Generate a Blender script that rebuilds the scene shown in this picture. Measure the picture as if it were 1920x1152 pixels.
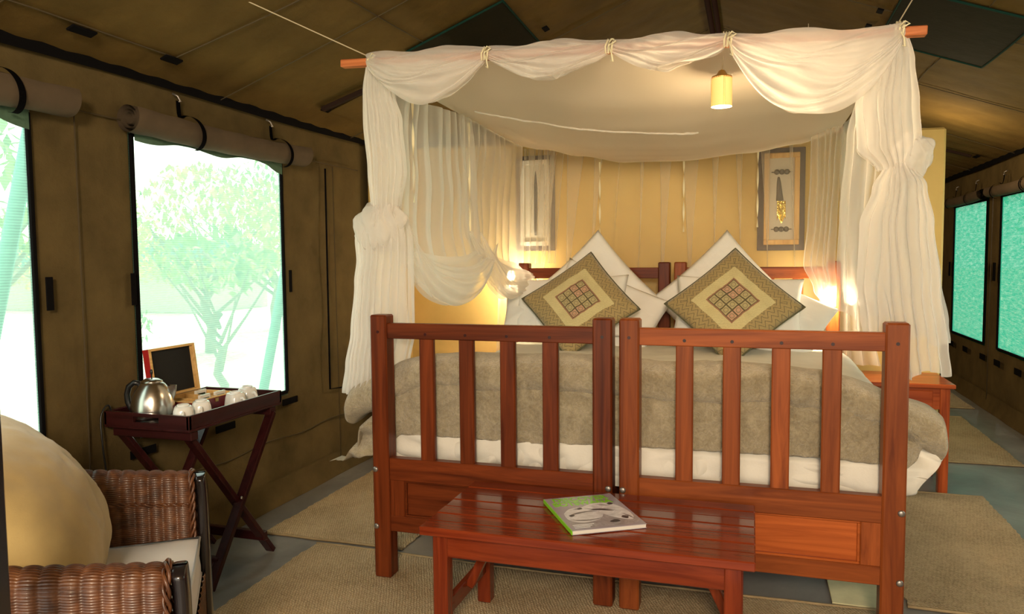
import bpy, bmesh, math, random
from mathutils import Vector, Matrix, noise
random.seed(7)
S = bpy.context.scene
for o in list(bpy.data.objects): bpy.data.objects.remove(o)
COL = S.collection
pi = math.pi

# ------------------------------------------------------------------ camera
cam = bpy.data.cameras.new('camera'); co = bpy.data.objects.new('camera', cam); COL.objects.link(co)
cam.sensor_width = 36; cam.lens = 1413 / 1920 * 36; cam.clip_start = .05; cam.clip_end = 300
right = Vector((.9530, .3025, -.0092)); up = Vector((-.0110, .0650, .9978)); fwd = Vector((-.3024, .9509, -.0652))
fwd.normalize(); right = (right - fwd * right.dot(fwd)).normalized(); up = right.cross(fwd)
M = Matrix((right, up, -fwd)).transposed().to_4x4(); M.translation = (0, 0, 1.30)
co.matrix_world = M
S.camera = co
# ------------------------------------------------------------------ view, world, sun, lights
S.view_settings.view_transform = 'Standard'; S.view_settings.look = 'None'
S.view_settings.gamma = 1; S.view_settings.use_curve_mapping = False
S.view_settings.exposure = 0.22
try:
    S.cycles.transparent_max_bounces = 24; S.cycles.max_bounces = 10
except Exception: pass
W = bpy.data.worlds.new('sky'); S.world = W; W.use_nodes = True
nt = W.node_tree; nt.nodes.clear()
bg = nt.nodes.new('ShaderNodeBackground'); wo = nt.nodes.new('ShaderNodeOutputWorld')
tc = nt.nodes.new('ShaderNodeTexCoord'); sx = nt.nodes.new('ShaderNodeSeparateXYZ'); rp = nt.nodes.new('ShaderNodeValToRGB')
nt.links.new(tc.outputs['Generated'], sx.inputs[0]); nt.links.new(sx.outputs['Z'], rp.inputs[0]); nt.links.new(rp.outputs[0], bg.inputs[0]); nt.links.new(bg.outputs[0], wo.inputs[0])
rp.color_ramp.elements[0].position = 0.0; rp.color_ramp.elements[0].color = (1, .93, .80, 1)
rp.color_ramp.elements[1].position = .9; rp.color_ramp.elements[1].color = (.93, .95, 1, 1)
bg.inputs[1].default_value = 2.5
def light(name, kind, loc, energy, color, size=.1, rot=None):
    l = bpy.data.lights.new(name, kind); l.energy = energy; l.color = color
    if kind == 'POINT': l.shadow_soft_size = size
    if kind == 'SUN': l.angle = size
    o = bpy.data.objects.new(name, l); COL.objects.link(o); o.location = loc
    if rot: o.rotation_euler = rot
    return o
sun = light('sun', 'SUN', (0, 0, 10), 5.0, (1, .95, .85), .01)
sun.rotation_euler = Vector((-.14, -.5, -.86)).to_track_quat('-Z', 'Y').to_euler()
WARM = (1, .85, .58)
light('bedside_light_left', 'POINT', (-1.50, 4.72, 1.16), 17, WARM, .045)
light('bedside_light_right', 'POINT', (.43, 4.70, 1.045), 9, WARM, .045)
light('pendant_light', 'POINT', (-.112, 2.93, 1.885), 13, (1, .74, .42), .03)
light('front_fill_light', 'POINT', (.35, -1.5, 2.1), 420, (1, .80, .56), .3)  # unseen warm fill added behind the camera to brighten the interior
light('bathroom_light', 'POINT', (-.6, 7.2, 2.0), 45, (1, .74, .42), .12)
light('bathroom_light_right', 'POINT', (1.2, 5.9, 1.9), 14, (1, .74, .42), .08)

# ------------------------------------------------------------------ materials
def mat(name, color=(.8, .8, .8), rough=.6, **k):
    m = bpy.data.materials.new(name); m.use_nodes = True
    b = m.node_tree.nodes['Principled BSDF']
    b.inputs['Base Color'].default_value = (*color, 1); b.inputs['Roughness'].default_value = rough
    b.inputs['Metallic'].default_value = k.get('metal', 0)
    if 'coat' in k: b.inputs['Coat Weight'].default_value = k['coat']; b.inputs['Coat Roughness'].default_value = k.get('coatr', .1)
    if 'spec' in k: b.inputs['Specular IOR Level'].default_value = k['spec']
    if 'sheen' in k: b.inputs['Sheen Weight'].default_value = k['sheen']
    if 'emit' in k: b.inputs['Emission Color'].default_value = (*k['emit'], 1); b.inputs['Emission Strength'].default_value = k['es']
    if 'sub' in k:
        b.inputs['Subsurface Weight'].default_value = k['sub']
    return m
def N(m, t): return m.node_tree.nodes.new(t)
def L(m, a, b): m.node_tree.links.new(a, b)
def coords(m, scale=(1, 1, 1), kind='Object', rot=(0, 0, 0)):
    t = N(m, 'ShaderNodeTexCoord'); p = N(m, 'ShaderNodeMapping'); L(m, t.outputs[kind], p.inputs[0])
    p.inputs['Scale'].default_value = scale; p.inputs['Rotation'].default_value = rot
    return p.outputs[0]
def ntex(m, vec, scale, detail=4, rough=.55, dist=0):
    n = N(m, 'ShaderNodeTexNoise'); n.inputs['Scale'].default_value = scale; n.inputs['Detail'].default_value = detail
    n.inputs['Roughness'].default_value = rough; n.inputs['Distortion'].default_value = dist; L(m, vec, n.inputs['Vector']); return n.outputs['Fac']
def ramp(m, fac, stops):
    r = N(m, 'ShaderNodeValToRGB'); L(m, fac, r.inputs[0]); e = r.color_ramp.elements
    while len(e) < len(stops): e.new(.5)
    for i, (p, c) in enumerate(stops): e[i].position = p; e[i].color = (*c, 1)
    return r.outputs[0]
def bump(m, h, strength=.3, dist=.01):
    b = N(m, 'ShaderNodeBump'); b.inputs['Strength'].default_value = strength; b.inputs['Distance'].default_value = dist
    L(m, h, b.inputs['Height']); L(m, b.outputs[0], m.node_tree.nodes['Principled BSDF'].inputs['Normal']); return b
def base(m, sock): L(m, sock, m.node_tree.nodes['Principled BSDF'].inputs['Base Color'])
def math_(m, op, a, b=None, c=None):
    n = N(m, 'ShaderNodeMath'); n.operation = op
    for i, v in enumerate((a, b, c)):
        if v is None: continue
        if isinstance(v, (int, float)): n.inputs[i].default_value = v
        else: L(m, v, n.inputs[i])
    return n.outputs[0]
def wood(name, dark, light_, axis, rough=.3, coat=.3):
    m = mat(name, light_, rough, coat=coat, coatr=.12, spec=.16)
    sc = [26, 26, 26]; sc[axis] = 1.6
    v = coords(m, sc)
    oi = N(m, 'ShaderNodeObjectInfo'); ad = N(m, 'ShaderNodeVectorMath'); ad.operation = 'ADD'
    sc2 = N(m, 'ShaderNodeVectorMath'); sc2.operation = 'SCALE'; sc2.inputs['Scale'].default_value = 37.0
    cx = N(m, 'ShaderNodeCombineXYZ'); L(m, oi.outputs['Random'], cx.inputs[0]); L(m, oi.outputs['Random'], cx.inputs[2])
    L(m, cx.outputs[0], sc2.inputs[0]); L(m, v, ad.inputs[0]); L(m, sc2.outputs[0], ad.inputs[1])
    f = ntex(m, ad.outputs[0], 1.0, 5, .6, 1.2)
    mid = tuple((a + b) / 2 for a, b in zip(dark, light_))
    c = ramp(m, f, [(.3, dark), (.5, mid), (.72, light_)])
    hs = N(m, 'ShaderNodeHueSaturation'); L(m, c, hs.inputs['Color'])
    mr = N(m, 'ShaderNodeMapRange'); L(m, oi.outputs['Random'], mr.inputs[0]); mr.inputs[3].default_value = .85; mr.inputs[4].default_value = 1.15
    L(m, mr.outputs[0], hs.inputs['Value']); base(m, hs.outputs[0])
    bump(m, f, .06, .001)
    return m
def woods(n, d, l, **k): return [wood(n + '_' + a, d, l, i, **k) for i, a in enumerate(('across', 'deep', 'upright'))]
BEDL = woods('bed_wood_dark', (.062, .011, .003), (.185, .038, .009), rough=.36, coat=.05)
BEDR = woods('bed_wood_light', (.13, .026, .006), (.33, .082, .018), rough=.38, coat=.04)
HONEY = woods('honey_panel_wood', (.30, .06, .010), (.52, .125, .024), rough=.4, coat=.1)
BEN = woods('bench_wood', (.095, .012, .004), (.235, .038, .010), rough=.2, coat=.45)
TRAY = woods('tray_wood', (.018, .004, .004), (.050, .010, .010), rough=.3, coat=.25)
PINE = woods('pale_wood', (.52, .30, .10), (.78, .50, .20), rough=.5, coat=0)
NSW = woods('nightstand_wood', (.20, .030, .008), (.48, .10, .025), rough=.28)

def cloth(name, color, rough=.85, scale=400, wr=8, bs=.3, var=.12, sheen=.0, wd=.012):
    m = mat(name, color, rough, sheen=sheen, spec=.12)
    v = coords(m)
    f = ntex(m, v, wr, 6, .6); g = ntex(m, v, scale, 2)
    dk = tuple(c * (1 - var) for c in color); lt = tuple(min(1, c * (1 + var)) for c in color)
    base(m, ramp(m, f, [(.3, dk), (.7, lt)]))
    s = math_(m, 'MULTIPLY_ADD', g, .06, f)
    bump(m, s, bs, wd); return m
CANVAS = cloth('olive_canvas', (.108, .076, .030), wr=5, var=.22, bs=.45, wd=.03)
ROOFC = cloth('roof_canvas', (.125, .079, .022), wr=4, var=.2, bs=.4, wd=.03)
def striate(m, axis_scale):
    pass
GAUZE = cloth('dark_gauze', (.012, .011, .004), wr=10)
BLACK = mat('black_webbing', (.004, .0035, .004), .95, spec=.08)
TEALTRIM = mat('teal_trim', (.008, .035, .026), .9, spec=.1)
ROLLC = cloth('rolled_canvas', (.10, .072, .046), wr=6, var=.15)
YEL = mat('yellow_plaster', (.66, .42, .13), .75)
v = coords(YEL); f = ntex(YEL, v, 2.2, 8, .65); base(YEL, ramp(YEL, f, [(.3, (.60, .41, .125)), (.7, (.70, .49, .165))])); bump(YEL, ntex(YEL, v, 30, 6), .15, .004)
FLOOR = mat('polished_concrete', (.12, .13, .13), .32, spec=.22)
v = coords(FLOOR); f = ntex(FLOOR, v, 1.6, 8, .65, .6); base(FLOOR, ramp(FLOOR, f, [(.25, (.125, .12, .115)), (.5, (.20, .195, .185)), (.75, (.30, .29, .27))]))
bump(FLOOR, ntex(FLOOR, v, 14, 6), .06, .004)
fr = ntex(FLOOR, v, 5, 4); rr = math_(FLOOR, 'MULTIPLY_ADD', fr, .3, .2); L(FLOOR, rr, FLOOR.node_tree.nodes['Principled BSDF'].inputs['Roughness'])
def jute(name, c1, c2, ang):
    m = mat(name, c1, .9)
    v = coords(m, (1, 1, 1), 'Object', (0, 0, ang))
    w = N(m, 'ShaderNodeTexWave'); w.wave_type = 'BANDS'; w.bands_direction = 'Y'; w.inputs['Scale'].default_value = 26; w.inputs['Distortion'].default_value = 5
    w.inputs['Detail'].default_value = 2; w.inputs['Detail Scale'].default_value = 6; L(m, v, w.inputs[0])
    w2 = N(m, 'ShaderNodeTexWave'); w2.bands_direction = 'DIAGONAL'; w2.inputs['Scale'].default_value = 42; w2.inputs['Distortion'].default_value = 3; w2.inputs['Detail'].default_value = 2; L(m, v, w2.inputs[0])
    n1 = ntex(m, v, 60, 4, .7); n2 = ntex(m, v, 3, 5)
    h = math_(m, 'ADD', math_(m, 'MULTIPLY', w.outputs['Fac'], w2.outputs['Fac']), n1)
    h2 = math_(m, 'MULTIPLY_ADD', n2, .5, math_(m, 'MULTIPLY', h, .45))
    base(m, ramp(m, h2, [(.22, tuple(c * .45 for c in c1)), (.42, c1), (.75, c2)]))
    bump(m, h, .8, .006); return m
JUTE = jute('jute_weave', (.36, .25, .13), (.66, .50, .30), .35)
JUTE2 = jute('jute_weave_grey', (.31, .215, .11), (.58, .43, .25), 0)
WHITE = cloth('white_cotton', (.74, .70, .61), wr=7, var=.04, bs=.35, wd=.02)
PILW = cloth('white_pillow_cotton', (.82, .80, .76), wr=4, var=.03, bs=.35, wd=.02)
FUR = mat('brown_plush', (.33, .255, .16), .9, sheen=.5)
v = coords(FUR); f = ntex(FUR, v, 9, 6, .65, 1.5); g = ntex(FUR, v, 150, 3, .7)
gg = ntex(FUR, v, 45, 5, .7, 2.0)
base(FUR, ramp(FUR, math_(FUR, 'MULTIPLY_ADD', gg, .5, math_(FUR, 'MULTIPLY', f, .5)), [(.36, (.25, .195, .10)), (.5, (.385, .31, .18)), (.64, (.53, .44, .275))]))
bump(FUR, math_(FUR, 'ADD', gg, g), .9, .010)
KHAKI = cloth('khaki_yellow_velvet', (.43, .31, .125), wr=3.5, var=.18, bs=.25, sheen=.4)
WSEAT = cloth('white_seat_fabric', (.80, .80, .82), wr=5, var=.03)
WICK = mat('brown_wicker', (.20, .065, .022), .42, coat=.15)
v = coords(WICK); f = ntex(WICK, v, 40, 4); base(WICK, ramp(WICK, f, [(.3, (.055, .018, .007)), (.55, (.12, .042, .015)), (.8, (.21, .085, .032))]))
DARKW = mat('dark_lacquer', (.012, .009, .010), .18, coat=.6)
STEEL = mat('brushed_steel', (.62, .58, .53), .24, metal=1)
v = coords(STEEL, (1, 1, 60)); bump(STEEL, ntex(STEEL, v, 6), .06, .001)
BOLT = mat('pewter_bolt', (.30, .27, .24), .4, metal=.8)
CER = mat('white_ceramic', (.78, .77, .74), .12, coat=.5)
PLB = mat('black_plastic', (.01, .01, .01), .3)
BRASS = mat('brass', (.7, .45, .15), .3, metal=1)
PAPER = mat('paper', (.66, .62, .55), .7)
ROPE = mat('cream_cord', (.55, .45, .30), .8)
RIB = mat('cream_ribbon', (.80, .72, .48), .8)

def netmat(name, color, dens, k=.55, trans=.55):
    m = bpy.data.materials.new(name); m.use_nodes = True; t = m.node_tree; t.nodes.clear()
    out = t.nodes.new('ShaderNodeOutputMaterial'); tr = t.nodes.new('ShaderNodeBsdfTransparent')
    di = t.nodes.new('ShaderNodeBsdfDiffuse'); tl = t.nodes.new('ShaderNodeBsdfTranslucent'); mx = t.nodes.new('ShaderNodeMixShader'); mf = t.nodes.new('ShaderNodeMixShader')
    di.inputs[0].default_value = (*color, 1); tl.inputs[0].default_value = (*color, 1); mx.inputs[0].default_value = trans
    t.links.new(di.outputs[0], mx.inputs[1]); t.links.new(tl.outputs[0], mx.inputs[2])
    lw = t.nodes.new('ShaderNodeLayerWeight'); lw.inputs[0].default_value = .5
    mr = t.nodes.new('ShaderNodeMapRange'); mr.inputs[3].default_value = dens; mr.inputs[4].default_value = min(1, dens + k)
    t.links.new(lw.outputs['Facing'], mr.inputs[0])          # threads close up when the cloth is seen edge-on
    t.links.new(mr.outputs[0], mf.inputs[0]); t.links.new(tr.outputs[0], mf.inputs[1]); t.links.new(mx.outputs[0], mf.inputs[2]); t.links.new(mf.outputs[0], out.inputs[0])
    return m
NET = netmat('white_netting', (.92, .88, .82), .36, .4)
NETTHIN = netmat('thin_netting', (.92, .85, .72), .20, .3)
NETD = netmat('gathered_netting', (.92, .89, .85), .60, .35)
TOPC = netmat('canopy_cotton', (.95, .82, .65), .985, .01, .35)
def screenmat(name, color, dens, lines, nk=.25):
    m = netmat(name, color, dens, .3, .85); t = m.node_tree
    mf = [n for n in t.nodes if n.type == 'MIX_SHADER'][1]
    old = mf.inputs[0].links[0].from_socket
    c = coords(m); w = N(m, 'ShaderNodeTexWave'); w.bands_direction = 'Z'; w.inputs['Scale'].default_value = lines; w.inputs['Distortion'].default_value = .6; L(m, c, w.inputs[0])
    n = ntex(m, coords(m, (1, 1, 5)), 9, 5, .7)
    a = math_(m, 'MULTIPLY_ADD', w.outputs['Fac'], .16, old); b = math_(m, 'MULTIPLY_ADD', n, nk, a); d = math_(m, 'SUBTRACT', b, .08 + nk * .5)
    L(m, d, mf.inputs[0]); return m
SCRL = screenmat('pale_green_shade_net', (.36, .72, .62), .42, 32)
SCRR = screenmat('teal_shade_net', (.022, .235, .155), .90, 30, .5)

# ------------------------------------------------------------------ helpers
def tag(o, label=None, cat=None, group=None, kind=None):
    if label: o['label'] = label
    if cat: o['category'] = cat
    if group: o['group'] = group
    if kind: o['kind'] = kind
    return o
def empty(name, loc=(0, 0, 0), rz=0, label=None, cat=None, group=None, kind=None):
    o = bpy.data.objects.new(name, None); COL.objects.link(o); o.location = loc; o.rotation_euler = (0, 0, rz)
    o.empty_display_size = .1
    return tag(o, label, cat, group, kind)
def make(name, bm, m, parent=None, smooth=False, local=False, kind=None, label=None):
    """bm holds world coordinates unless local"""
    if parent is not None and not local:
        off = Vector(parent.location); p = parent.parent
        while p is not None: off += Vector(p.location); p = p.parent
        bmesh.ops.translate(bm, verts=bm.verts, vec=-off)
    me = bpy.data.meshes.new(name); bm.to_mesh(me); bm.free()
    if smooth:
        for p in me.polygons: p.use_smooth = True
    me.materials.append(m)
    o = bpy.data.objects.new(name, me); COL.objects.link(o)
    if parent is not None: o.parent = parent
    if kind: o['kind'] = kind
    if label: o['label'] = label
    return o
def centred(o):
    """move a top-level mesh's origin to its base centre"""
    me = o.data; xs = [v.co for v in me.vertices]
    c = Vector(((min(v.x for v in xs) + max(v.x for v in xs)) / 2, (min(v.y for v in xs) + max(v.y for v in xs)) / 2, min(v.z for v in xs)))
    me.transform(Matrix.Translation(-c)); o.location = c; return o
def bx(bm, x0, x1, y0, y1, z0, z1, bev=.003, mtx=None):
    r = bmesh.ops.create_cube(bm, size=1); vs = r['verts']
    for v in vs: v.co = Vector(((x0 + x1) / 2 + v.co.x * (x1 - x0), (y0 + y1) / 2 + v.co.y * (y1 - y0), (z0 + z1) / 2 + v.co.z * (z1 - z0)))
    if bev:
        es = list({e for v in vs for e in v.link_edges})
        r = bmesh.ops.bevel(bm, geom=es, offset=bev, segments=1, affect='EDGES'); vs = list({v for f in r['faces'] for v in f.verts})
    if mtx is not None:
        bmesh.ops.transform(bm, matrix=mtx, verts=vs)
    return vs
def box(name, x0, x1, y0, y1, z0, z1, m, parent=None, bev=.003, **k):
    bm = bmesh.new(); bx(bm, x0, x1, y0, y1, z0, z1, bev); return make(name, bm, m, parent, **k)
def beam(bm, a, b, w, t, upv=(0, 0, 1), bev=.003):
    a = Vector(a); b = Vector(b); d = b - a; l = d.length; z = d.normalized(); u = Vector(upv); x = u.cross(z)
    if x.length < 1e-4: x = Vector((1, 0, 0))
    x.normalize(); y = z.cross(x)
    mt = Matrix((x, y, z)).transposed().to_4x4(); mt.translation = (a + b) / 2
    bx(bm, -w / 2, w / 2, -t / 2, t / 2, -l / 2, l / 2, bev, mt)
def tube(bm, pts, r, seg=8, cap=True):
    pts = [Vector(p) for p in pts]; rings = []; n = len(pts)
    rs = r if isinstance(r, (list, tuple)) else [r] * n
    prev = None
    for i, p in enumerate(pts):
        d = (pts[min(i + 1, n - 1)] - pts[max(i - 1, 0)]).normalized()
        if prev is None:
            x = d.cross(Vector((0, 0, 1)));
            if x.length < .01: x = d.cross(Vector((0, 1, 0)))
        else: x = prev - d * prev.dot(d)
        x.normalize(); prev = x; y = d.cross(x)
        rings.append([bm.verts.new(p + (x * math.cos(2 * pi * k / seg) + y * math.sin(2 * pi * k / seg)) * rs[i]) for k in range(seg)])
    for i in range(n - 1):
        for k in range(seg): bm.faces.new((rings[i][k], rings[i][(k + 1) % seg], rings[i + 1][(k + 1) % seg], rings[i + 1][k]))
    if cap: bm.faces.new(rings[0][::-1]); bm.faces.new(rings[-1])
def lathe(bm, prof, seg=32, c=(0, 0, 0), sq=None):
    rings = []
    for r, z in prof:
        ring = []
        for k in range(seg):
            a = 2 * pi * k / seg; s = 1
            if sq: s = (abs(math.cos(a)) ** sq + abs(math.sin(a)) ** sq) ** (-1 / sq)
            ring.append(bm.verts.new((c[0] + r * s * math.cos(a), c[1] + r * s * math.sin(a), c[2] + z)))
        rings.append(ring)
    for i in range(len(rings) - 1):
        for k in range(seg): bm.faces.new((rings[i][k], rings[i][(k + 1) % seg], rings[i + 1][(k + 1) % seg], rings[i + 1][k]))
    bm.faces.new(rings[0][::-1]); bm.faces.new(rings[-1])
def grid(bm, fn, nu, nv, closeu=False):
    g = [[bm.verts.new(fn(i / nu, j / nv)) for j in range(nv + 1)] for i in range(nu if closeu else nu + 1)]
    for i in range(nu):
        a = g[i]; b = g[(i + 1) % nu] if closeu else g[i + 1]
        for j in range(nv): bm.faces.new((a[j], b[j], b[j + 1], a[j + 1]))
    return g
def nz(x, y, z=0, s=1): return noise.noise(Vector((x * s, y * s, z * s)))
def interp(tab, t):
    if t <= tab[0][0]: return tab[0][1:]
    for a, b in zip(tab, tab[1:]):
        if t <= b[0]:
            k = (t - a[0]) / (b[0] - a[0]); k = k * k * (3 - 2 * k)
            return tuple(p + (q - p) * k for p, q in zip(a[1:], b[1:]))
    return tab[-1][1:]
def cr(pts, t):
    """Catmull-Rom through pts, t in 0..1"""
    n = len(pts) - 1; s = min(t * n, n - 1e-6); i = int(s); f = s - i
    P = [Vector(pts[max(0, min(n, i + k))]) for k in (-1, 0, 1, 2)]
    return .5 * ((2 * P[1]) + (-P[0] + P[2]) * f + (2 * P[0] - 5 * P[1] + 4 * P[2] - P[3]) * f * f + (-P[0] + 3 * P[1] - 3 * P[2] + P[3]) * f ** 3)

# ================================================================== SETTING
XL, XR, YB, YF = -2.40, 1.90, 9.6, -2.3
EZ, RX, RZ = 2.05, -.25, 2.867
def long_wall(name, x, wins, sgn):
    bm = bmesh.new()
    ys = [YF]; 
    br = sorted({YF, YB, *[w[0] for w in wins], *[w[1] for w in wins]})
    Y = []
    for a, b in zip(br, br[1:]):
        n = max(2, int((b - a) / .08)); Y += [a + (b - a) * i / n for i in range(n)]
    Y.append(YB)
    zb = sorted({0, EZ + .02, *[w[2] for w in wins], *[w[3] for w in wins]})
    Z = []
    for a, b in zip(zb, zb[1:]):
        n = max(1, int((b - a) / .08)); Z += [a + (b - a) * i / n for i in range(n)]
    Z.append(EZ + .02)
    def px(y, z):
        d = .016 * nz(y * 1.1 + z * .9, z * .5, 3) + .007 * math.sin((y * 1.2 + z * 1.0) * 8 + 2 * nz(y, z)) * max(0, 1 - abs(z - 1) / 1.4)
        e = min([min(max(abs(y - (w[0] + w[1]) / 2) - (w[1] - w[0]) / 2, 0), .15) + min(max(abs(z - (w[2] + w[3]) / 2) - (w[3] - w[2]) / 2, 0), .15) for w in wins] + [.15])
        return x - sgn * .012 + d * min(1, e / .12)
    vs = {}
    def V(i, j):
        if (i, j) not in vs: vs[i, j] = bm.verts.new((px(Y[i], Z[j]), Y[i], Z[j]))
        return vs[i, j]
    for i in range(len(Y) - 1):
        for j in range(len(Z) - 1):
            cy, cz = (Y[i] + Y[i + 1]) / 2, (Z[j] + Z[j + 1]) / 2
            if any(w[0] < cy < w[1] and w[2] < cz < w[3] for w in wins): continue
            bm.faces.new((V(i, j), V(i + 1, j), V(i + 1, j + 1), V(i, j + 1)))
    o = make(name, bm, CANVAS, smooth=True); o['kind'] = 'structure'; return o
WL = [(.95, 2.02, .66, 1.82), (2.48, 3.50, .585, 1.815)]
WR = [(7.35, 8.43, .53, 1.755), (5.90, 6.97, .53, 1.755), (4.20, 5.25, .53, 1.755), (2.40, 3.45, .53, 1.755)]
wl = long_wall('wall_left', XL, WL, 1); wr_ = long_wall('wall_right', XR, WR, -1)
def fill_wall(name, y, x0, x1, gable=True):
    bm = bmesh.new(); pts = [(x0, 0), (x1, 0), (x1, EZ), (RX, RZ), (x0, EZ)]
    a = [bm.verts.new((p[0], y, p[1])) for p in pts]; b = [bm.verts.new((p[0], y + .01, p[1])) for p in pts]
    bm.faces.new(a); bm.faces.new(b[::-1])
    for i in range(5): bm.faces.new((a[i], b[i], b[(i + 1) % 5], a[(i + 1) % 5]))
    bmesh.ops.recalc_face_normals(bm, faces=bm.faces)
    o = make(name, bm, CANVAS); o['kind'] = 'structure'
fill_wall('wall_back', YB, XL - .05, XR + .05)
def roofz(x): return EZ + (x - XL) * (RZ - EZ) / (RX - XL) if x < RX else EZ + (XR - x) * (RZ - EZ) / (XR - RX)
bm = bmesh.new()
NX = 44
def rf(u, v):
    x = XL - .03 + (XR - XL + .06) * u; y = YF + (YB - YF) * v
    s = abs(x - RX) / 2.15; sag = -.022 * math.sin(pi * min(1, s)) * abs(math.sin(pi * (y - .3) / 1.6)) - .010 * abs(nz(x * 2, y * .9, 5))
    return (x, y, roofz(min(max(x, XL), XR)) + sag + .003 * math.sin(y * 34 + 3 * nz(x, y, 1)))
grid(bm, rf, NX, 240)
ceil = make('ceiling', bm, ROOFC, smooth=True); ceil['kind'] = 'structure'
# eave strips
for n, x, s in (('trim_1', XL, 1), ('trim_2', XR, -1)):
    bm = bmesh.new()
    def st(u, v): y = YF + (YB - YF) * u; return (x + s * (.022 + .012 * v), y, 2.028 + .042 * v + .004 * math.sin(y * 3.1))
    grid(bm, st, 160, 2); r = bmesh.ops.extrude_face_region(bm, geom=bm.faces[:]); bmesh.ops.translate(bm, vec=(-s * .01, 0, .004), verts=[e for e in r['geom'] if isinstance(e, bmesh.types.BMVert)])
    o = make(n, bm, BLACK, smooth=False); o['kind'] = 'structure'
# floor
bm = bmesh.new(); bx(bm, XL - .05, XR + .05, YF, YB, -.05, 0, 0); o = make('floor', bm, FLOOR); o['kind'] = 'structure'
# canvas skirts (floor edge)
for n, x, s in (('baseboard_left', XL, 1), ('baseboard_right', XR, -1)):
    bm = bmesh.new()
    def st(u, v):
        y = YF + (YB - YF) * u; return (x + s * (.006 + .035 * (1 - v) ** 2 + .003 * math.sin(y * 9)), y, .002 + .13 * v)
    grid(bm, st, 140, 6); o = make(n, bm, CANVAS, smooth=True); o['kind'] = 'structure'
# sewn seams on walls and roof
def seam(name, pts, r, m, parent, **k):
    bm = bmesh.new(); tube(bm, pts, r, 6); return make(name, bm, m, parent, smooth=True, **k)
SEAMM = mat('canvas_seam', (.07, .048, .02), .9)
def rp(x, y, d=.012): return (x, y, roofz(x) - .022 * math.sin(pi * min(1, abs(x - RX) / 2.15)) * abs(math.sin(pi * (y - .3) / 1.6)) - d)
def rseam(a, b, r=.0025, m=SEAMM, d=.010, n=24):
    return seam('seam', [rp(a[0] + (b[0] - a[0]) * i / n, a[1] + (b[1] - a[1]) * i / n, d) for i in range(n + 1)], r, m, ceil)
for y in (1.8, 3.0, 4.2, 5.4, 6.6, 7.8):
    rseam((XL, y), (-.3, y)); rseam((-.2, y), (XR, y))
for x in (-1.55, .98): rseam((x, -.5), (x, 9.4), n=120)
# closed vent cover flaps hanging under the roof
rseam((-2.21, 1.2), (-2.20, 2.52), .003); rseam((-2.20, 2.52), (-1.80, 2.575), .003); rseam((-1.80, 2.575), (-1.55, 2.60), .003)
def patch(name, x0, x1, y0, y1, m, parent, d=.016, nrm=.004):
    bm = bmesh.new(); grid(bm, lambda u, v: rp(x0 + (x1 - x0) * u, y0 + (y1 - y0) * v, d), 10, 16)
    r = bmesh.ops.extrude_face_region(bm, geom=bm.faces[:]); bmesh.ops.translate(bm, vec=(0, 0, nrm), verts=[e for e in r['geom'] if isinstance(e, bmesh.types.BMVert)])
    return make(name, bm, m, parent, smooth=False)
for x0, x1, y0, y1 in ((-1.642, -1.136, 3.47, 4.26), (.652, 1.168, 3.86, 4.70)):
    patch('vent_gauze', x0, x1, y0, y1, GAUZE, ceil)
    for a, b in (((x0, y0), (x1, y0)), ((x1, y0), (x1, y1)), ((x1, y1), (x0, y1)), ((x0, y1), (x0, y0))):
        rseam(a, b, .006, TEALTRIM, .016)
def rtab(x, y, w=.085, h=.03, rz=0):
    bm = bmesh.new(); s = (RZ - EZ) / 2.15 * (1 if x < RX else -1)
    mt = Matrix.Translation(rp(x, y, .022)) @ Matrix.Rotation(-math.atan(s), 4, 'Y') @ Matrix.Rotation(rz, 4, 'Z')
    bx(bm, -h / 2, h / 2, -w / 2, w / 2, -.004, .004, .001, mt); return make('velcro_tab', bm, BLACK, ceil)
rtab(-2.215, 2.09, .10, .035); rtab(-2.203, 2.50, .09, .035)
for p in ((-1.062, 3.98), (-1.063, 4.367), (.593, 4.199), (.578, 4.479)): rtab(*p, .06, .03)
rtab(-2.195, 3.63, .07, .03); rtab(1.735, 7.06, .12, .03)
BATT = mat('dark_brown_binding', (.022, .010, .006), .8, spec=.15)
# rolled-back vent covers: straps of dark wood running up the slope
for a, b in (((-2.19, 3.585), (-1.75, 3.64)), ((1.70, 7.06), (1.25, 7.15))):
    bm = bmesh.new(); beam(bm, rp(*a, .03), rp(*b, .03), .035, .022); make('vent_batten', bm, BATT, ceil)
patch('vent_cover', -2.19, -1.70, 3.66, 4.9, ROOFC, ceil, .026)
# ridge pole
bm = bmesh.new()
for dx in (-.02, .02): tube(bm, [(RX + dx, YF, RZ - .05), (RX + dx, YB, RZ - .05)], .017, 10)
o = make('ridge_pole', bm, mat('maroon_pole', (.030, .007, .005), .9, spec=.03), smooth=True); centred(o)
tag(o, 'dark red paired ridge poles running under the roof peak', 'pole')

FLAP = cloth('green_net_flap', (.09, .16, .11), wr=20)
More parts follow.
